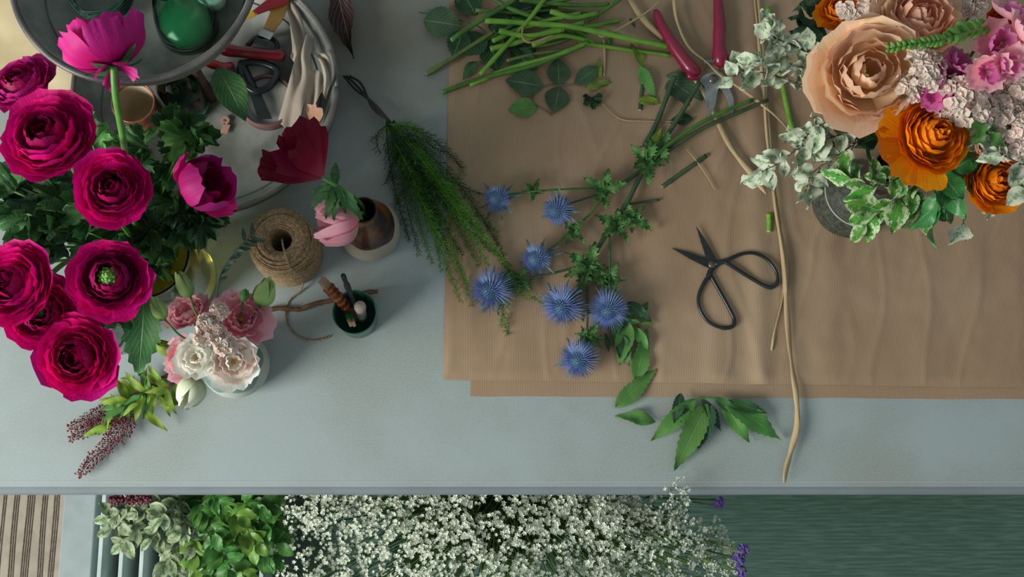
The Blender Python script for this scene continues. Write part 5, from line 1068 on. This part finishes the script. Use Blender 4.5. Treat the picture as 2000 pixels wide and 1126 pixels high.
m_bk = mat('black_bucket', '1c2222', '242a2a', 10, rough=.45, k=1)
B1 = WF(420, 985, .3); B1.z = 0; B2 = WF(985, 985, .3); B2.z = 0
b1 = bucket(B1.x + .02, B1.y + .04, .105, .22, m_bk, 'black bucket half under the table holding green foliage', .1615); b1.z = .32
b2 = bucket(B2.x, B2.y + .03, .135, .30, m_bk, 'black bucket half under the table holding white limonium'); b2.z = .2
# foliage
def fsprig(lab, tip, z1, n, ln, m, seed, meshes, nm, grp=None, root=None):
    root = root or b1; T = WF(tip[0], tip[1], z1); P_ = spl([root, root.lerp(T, .5) + Vector((0, 0, .09)), T], 10); k = len(P_) - 1; r = random.Random(seed)
    th = E(nm, lab, 'leaf', T, grp); O('stem', MB().tube(P_, .0022, 6).me('s'), m_gst, th); u = 1 / 950.
    for i in range(n):
        t = .42 + .58 * (i + 1) / n; f = t * k; a = min(k - 1, int(f)); p = P_[a].lerp(P_[a + 1], f - a); tg_ = (P_[a + 1] - P_[a]).normalized()
        d = Vector((tg_.x, tg_.y, 0)).normalized(); d = Matrix.Rotation((1 if i % 2 else -1) * r.uniform(.3, 1.5), 3, 'Z') @ d if i < n - 1 else d; d.z = r.uniform(-.3, .4)
        LF(th, meshes[i % len(meshes)], m, p + Vector((0, 0, r.uniform(0, .03))), d, (r.uniform(-.5, .5), r.uniform(-.5, .5), 1), ln * u * r.uniform(.75, 1.2))
PL = [leafm(1, .6, .03, .25, .2, n=12, wave=.05, seed=70 + q, pk=.9) for q in range(3)]
PVL = ['variegated stem with leaves farthest left over the pale slats', 'variegated stem along the left slats, low in the picture', 'variegated stem in the middle of the left-hand leaf group', 'variegated stem reaching down over the third slat', 'variegated stem in the centre of the pale leaves', 'variegated stem where pale leaves meet the glossy green ones', 'variegated stem near the table edge, right part of the pale leaves', 'variegated stem just under the red bead sprig', 'variegated stem running off the bottom of the picture', 'small variegated stem among the left pale leaves', 'variegated stem partly under the glossy leaves at the bottom']
for k, (x, y, z) in enumerate([(215, 1008, .62), (245, 1060, .6), (228, 1030, .58), (330, 1100, .55), (300, 1050, .6), (360, 1040, .6), (320, 1010, .62), (275, 1000, .6), (340, 1140, .5), (262, 1030, .56), (385, 1080, .55)]):
    fsprig(PVL[k], (x, y), z, 20, 32, m_var3, 300 + k, PL, 'pittosporum_stem', 'variegated stems in the foliage bucket')
m_lau = mat('leaf_laurel', '44782e', '34642a', 20, rough=.35, kind='leaf', trans=.15, k=1.9); m_lau2 = mat('leaf_lime', '648c34', '567c2e', 20, rough=.35, kind='leaf', trans=.15, k=1.9)
LVL = ['glossy leafy stem near the table edge, middle of the green leaves', 'glossy leafy stem at the table edge beside the first white sprays', 'glossy leafy stem left of centre in the green leaves', 'glossy leafy stem in the centre of the green leaves', 'glossy leafy stem at the bottom left of the green leaves', 'glossy leafy stem overlapped by the white limonium', 'glossy leafy stem at the bottom middle of the green leaves', 'glossy leafy stem beside the pale variegated leaves near the table edge', 'glossy leafy stem at the lower right next to the white sprays', 'lime green leafy stem at the lower left next to the pale leaves', 'glossy leafy stem tight under the table edge left of centre', 'glossy leafy stem tight under the table edge where white sprays begin', 'glossy leafy stem cut by the bottom of the picture', 'glossy leafy stem halfway down against the white sprays', 'glossy leafy stem at the bottom beside the pale leaves']
for k, (x, y, z) in enumerate([(470, 1010, .64), (520, 990, .64), (430, 1050, .62), (500, 1060, .62), (450, 1110, .6), (540, 1030, .6), (480, 1130, .55), (400, 1000, .6), (530, 1090, .56), (390, 1110, .56), (440, 985, .62), (555, 1000, .58), (500, 1150, .5), (545, 1060, .58), (420, 1140, .5)]):
    fsprig(LVL[k], (x, y), z, 18, 36, m_lau if k % 3 else m_lau2, 330 + k, PL, 'green_foliage_stem', 'glossy stems in the foliage bucket')
th = E('red_bead_sprig', 'dark red bead sprig peeking out under the table edge above the pale foliage', 'flower', WF(255, 975, .7)); b = MB(); st_ = MB(); r = random.Random(4)
st_.tube(spl([b1, b1.lerp(WF(255, 974, .7), .6) + Vector((0, 0, .08)), WF(235, 975, .7)], 6), .0018, 6)
for i in range(260): b.ball(WF(r.uniform(212, 295), r.gauss(974, 5), .7 + r.uniform(-.02, .01)), .0026, 6, 4)
O('stem', st_.me('s'), MATS['red_stem'], th); O('beads', b.me('b'), mat('red_bead2', '64303a', '703c42', 50, rough=.5, k=2.1), th, kind='stuff')
# limonium sprays: six patterns, repeated
m_wf = mat('limonium_white', 'c4c8bc', 'd8dcd0', 90, rough=.7, trans=.1, k=2.7); m_lst = mat('limonium_stem', '4c6830', '34502a', 20, rough=.6, k=2.3)
PAT = []
for q in range(6):
    r = random.Random(500 + q); fb = MB(); sb = MB()
    for i in range(10):
        a = i * 2.4 + r.uniform(-.3, .3); rr = .058 * math.sqrt((i + .5) / 10); tip = Vector((cos(a) * rr, sin(a) * rr, r.uniform(-.015, .03))); root = Vector((tip.x * .15, tip.y * .15, -.07 - r.uniform(0, .03)))
        P_ = spl([root, root.lerp(tip, .6) + Vector((0, 0, .006)), tip], 3); sb.tube(P_, .0007, 3, False)
        for c_ in range(8):
            p = tip + Vector((r.gauss(0, .0058), r.gauss(0, .0058), r.uniform(-.012, .006))); nrm = Vector((r.uniform(-.6, .6), r.uniform(-.6, .6), 1)).normalized(); t1 = nrm.orthogonal().normalized(); t2 = nrm.cross(t1); s_ = r.uniform(.0034, .0052); vs = [p - nrm * s_ * .9]; fs = []; a0 = r.uniform(0, 6)
            for j in range(10):
                an = a0 + 2 * pi * j / 10; ra = s_ * (1.1 if j % 2 else .6); vs.append(p + (t1 * cos(an) + t2 * sin(an)) * ra + nrm * s_ * r.uniform(.0, .4))
            fb.add(vs, [(0, 1 + j, 1 + (j + 1) % 10) for j in range(10)])
            if c_ < 5: sb.tube([P_[-3], p - nrm * s_], .0004, 3, False)
    PAT.append((fb.me('lim', False), sb.me('lims')))
r = random.Random(77); n_ = 0; spots = []
for i in range(1500):
    x = r.uniform(565, 1400); y = r.uniform(978, 1150); dens = 1 if x < 980 else (.5 if x < 1060 else (.8 if x < 1250 else .45))
    if 930 < x < 1110 and y < 1040: dens = .15
    if x > 1340 and y < 1030: dens = .08
    if r.random() > dens: continue
    if any((x - a) ** 2 + (y - b_) ** 2 < 39 ** 2 for a, b_ in spots): continue
    spots.append((x, y))
spots += [(1195, 975), (1165, 978), (1330, 968), (700, 976), (760, 978), (820, 982), (640, 980), (600, 985), (880, 978), (1100, 985), (1005, 985), (1060, 980), (1390, 1060), (1420, 1100), (1250, 1000), (1300, 1010), (1345, 1030)]
lab_l = 'spray of tiny white limonium flowers spilling from the bucket below the table edge'
for i, (x, y) in enumerate(spots):
    z = .78 - .00035 * abs(x - 985) - .0009 * (y - 975) + r.uniform(-.06, .06)
    if (x, y) == (1330, 968): z = .945
    elif y < 990: z = min(z, .80)
    T = WF(x, y, z); d = (T - b2 + Vector((0, 0, .15))).normalized(); d = Vector((d.x * .6, d.y * .6, d.z)).normalized(); M = frame(T, d, r.uniform(0, 6)) @ Matrix.Scale(r.uniform(.6, .85) if x > 1240 else r.uniform(.85, 1.05), 4); f_, s_ = PAT[i % 6]
    if (x, y) == (1330, 968): M = frame(WF(1322, 962, .93), (0.1, -.2, 1), 1) @ Matrix.Scale(.42, 4)
    zn = 'left part of the mass next to glossy leaves' if x < 760 else ('middle left part of the mass' if x < 950 else ('centre of the mass around dark stalks' if x < 1110 else ('right part of the mass' if x < 1260 else 'loose right fringe over the green wood')))
    th = E('limonium_spray', 'white limonium spray, ' + zn, 'flower', T, 'limonium sprays: ' + zn)
    O('florets', f_, m_wf, th, M, kind='stuff'); o = O('twigs', s_, m_lst, th, M)
    e_ = M @ Vector((0, 0, -.075)); O('stem', MB().tube(spl([b2 + Vector((r.uniform(-.06, .06), r.uniform(-.04, .04), 0)), b2.lerp(e_, .55) + Vector((0, 0, .05)), e_], 6), .0017, 5).me('s'), m_lst, th)
lb = E('limonium_leaves', 'mass of fine dark green limonium stalks radiating from the bucket', 'leaf', b2); b = MB()
for i in range(560):
    x = r.uniform(700, 1350); y = r.uniform(985, 1170); z = r.uniform(.5, .76) - .0009 * (y - 985); T = WF(x, y, z); b.tube(spl([b2 + Vector((r.uniform(-.07, .07), r.uniform(-.05, .05), 0)), b2.lerp(T, .5) + Vector((0, 0, .05)), T], 4), (.0012 if i % 3 else .0016), 3, False)
O('stalks', b.me('s'), m_lst, lb, kind='stuff')
m_pur = mat('purple_floret', '6c50a0', '5c448c', 40, rough=.7, k=2)
for k, (x, y, lab, ) in enumerate([(1446, 1072, 'purple statice sprig at the right end of the white sprays, upper'), (1440, 1092, 'purple statice sprig at the right end of the white sprays, middle'), (1442, 1115, 'purple statice sprig at the right end of the white sprays, lowest'), (1400, 976, 'purple statice sprig just under the table edge')]):
    th = E('purple_statice', lab, 'flower', WF(x, y, .6)); fluffy(th, x, y, .6 - TZ, 13, m_pur, 700 + k, 13, 4.2, flat=1.6, root=b2, mst=m_lst)
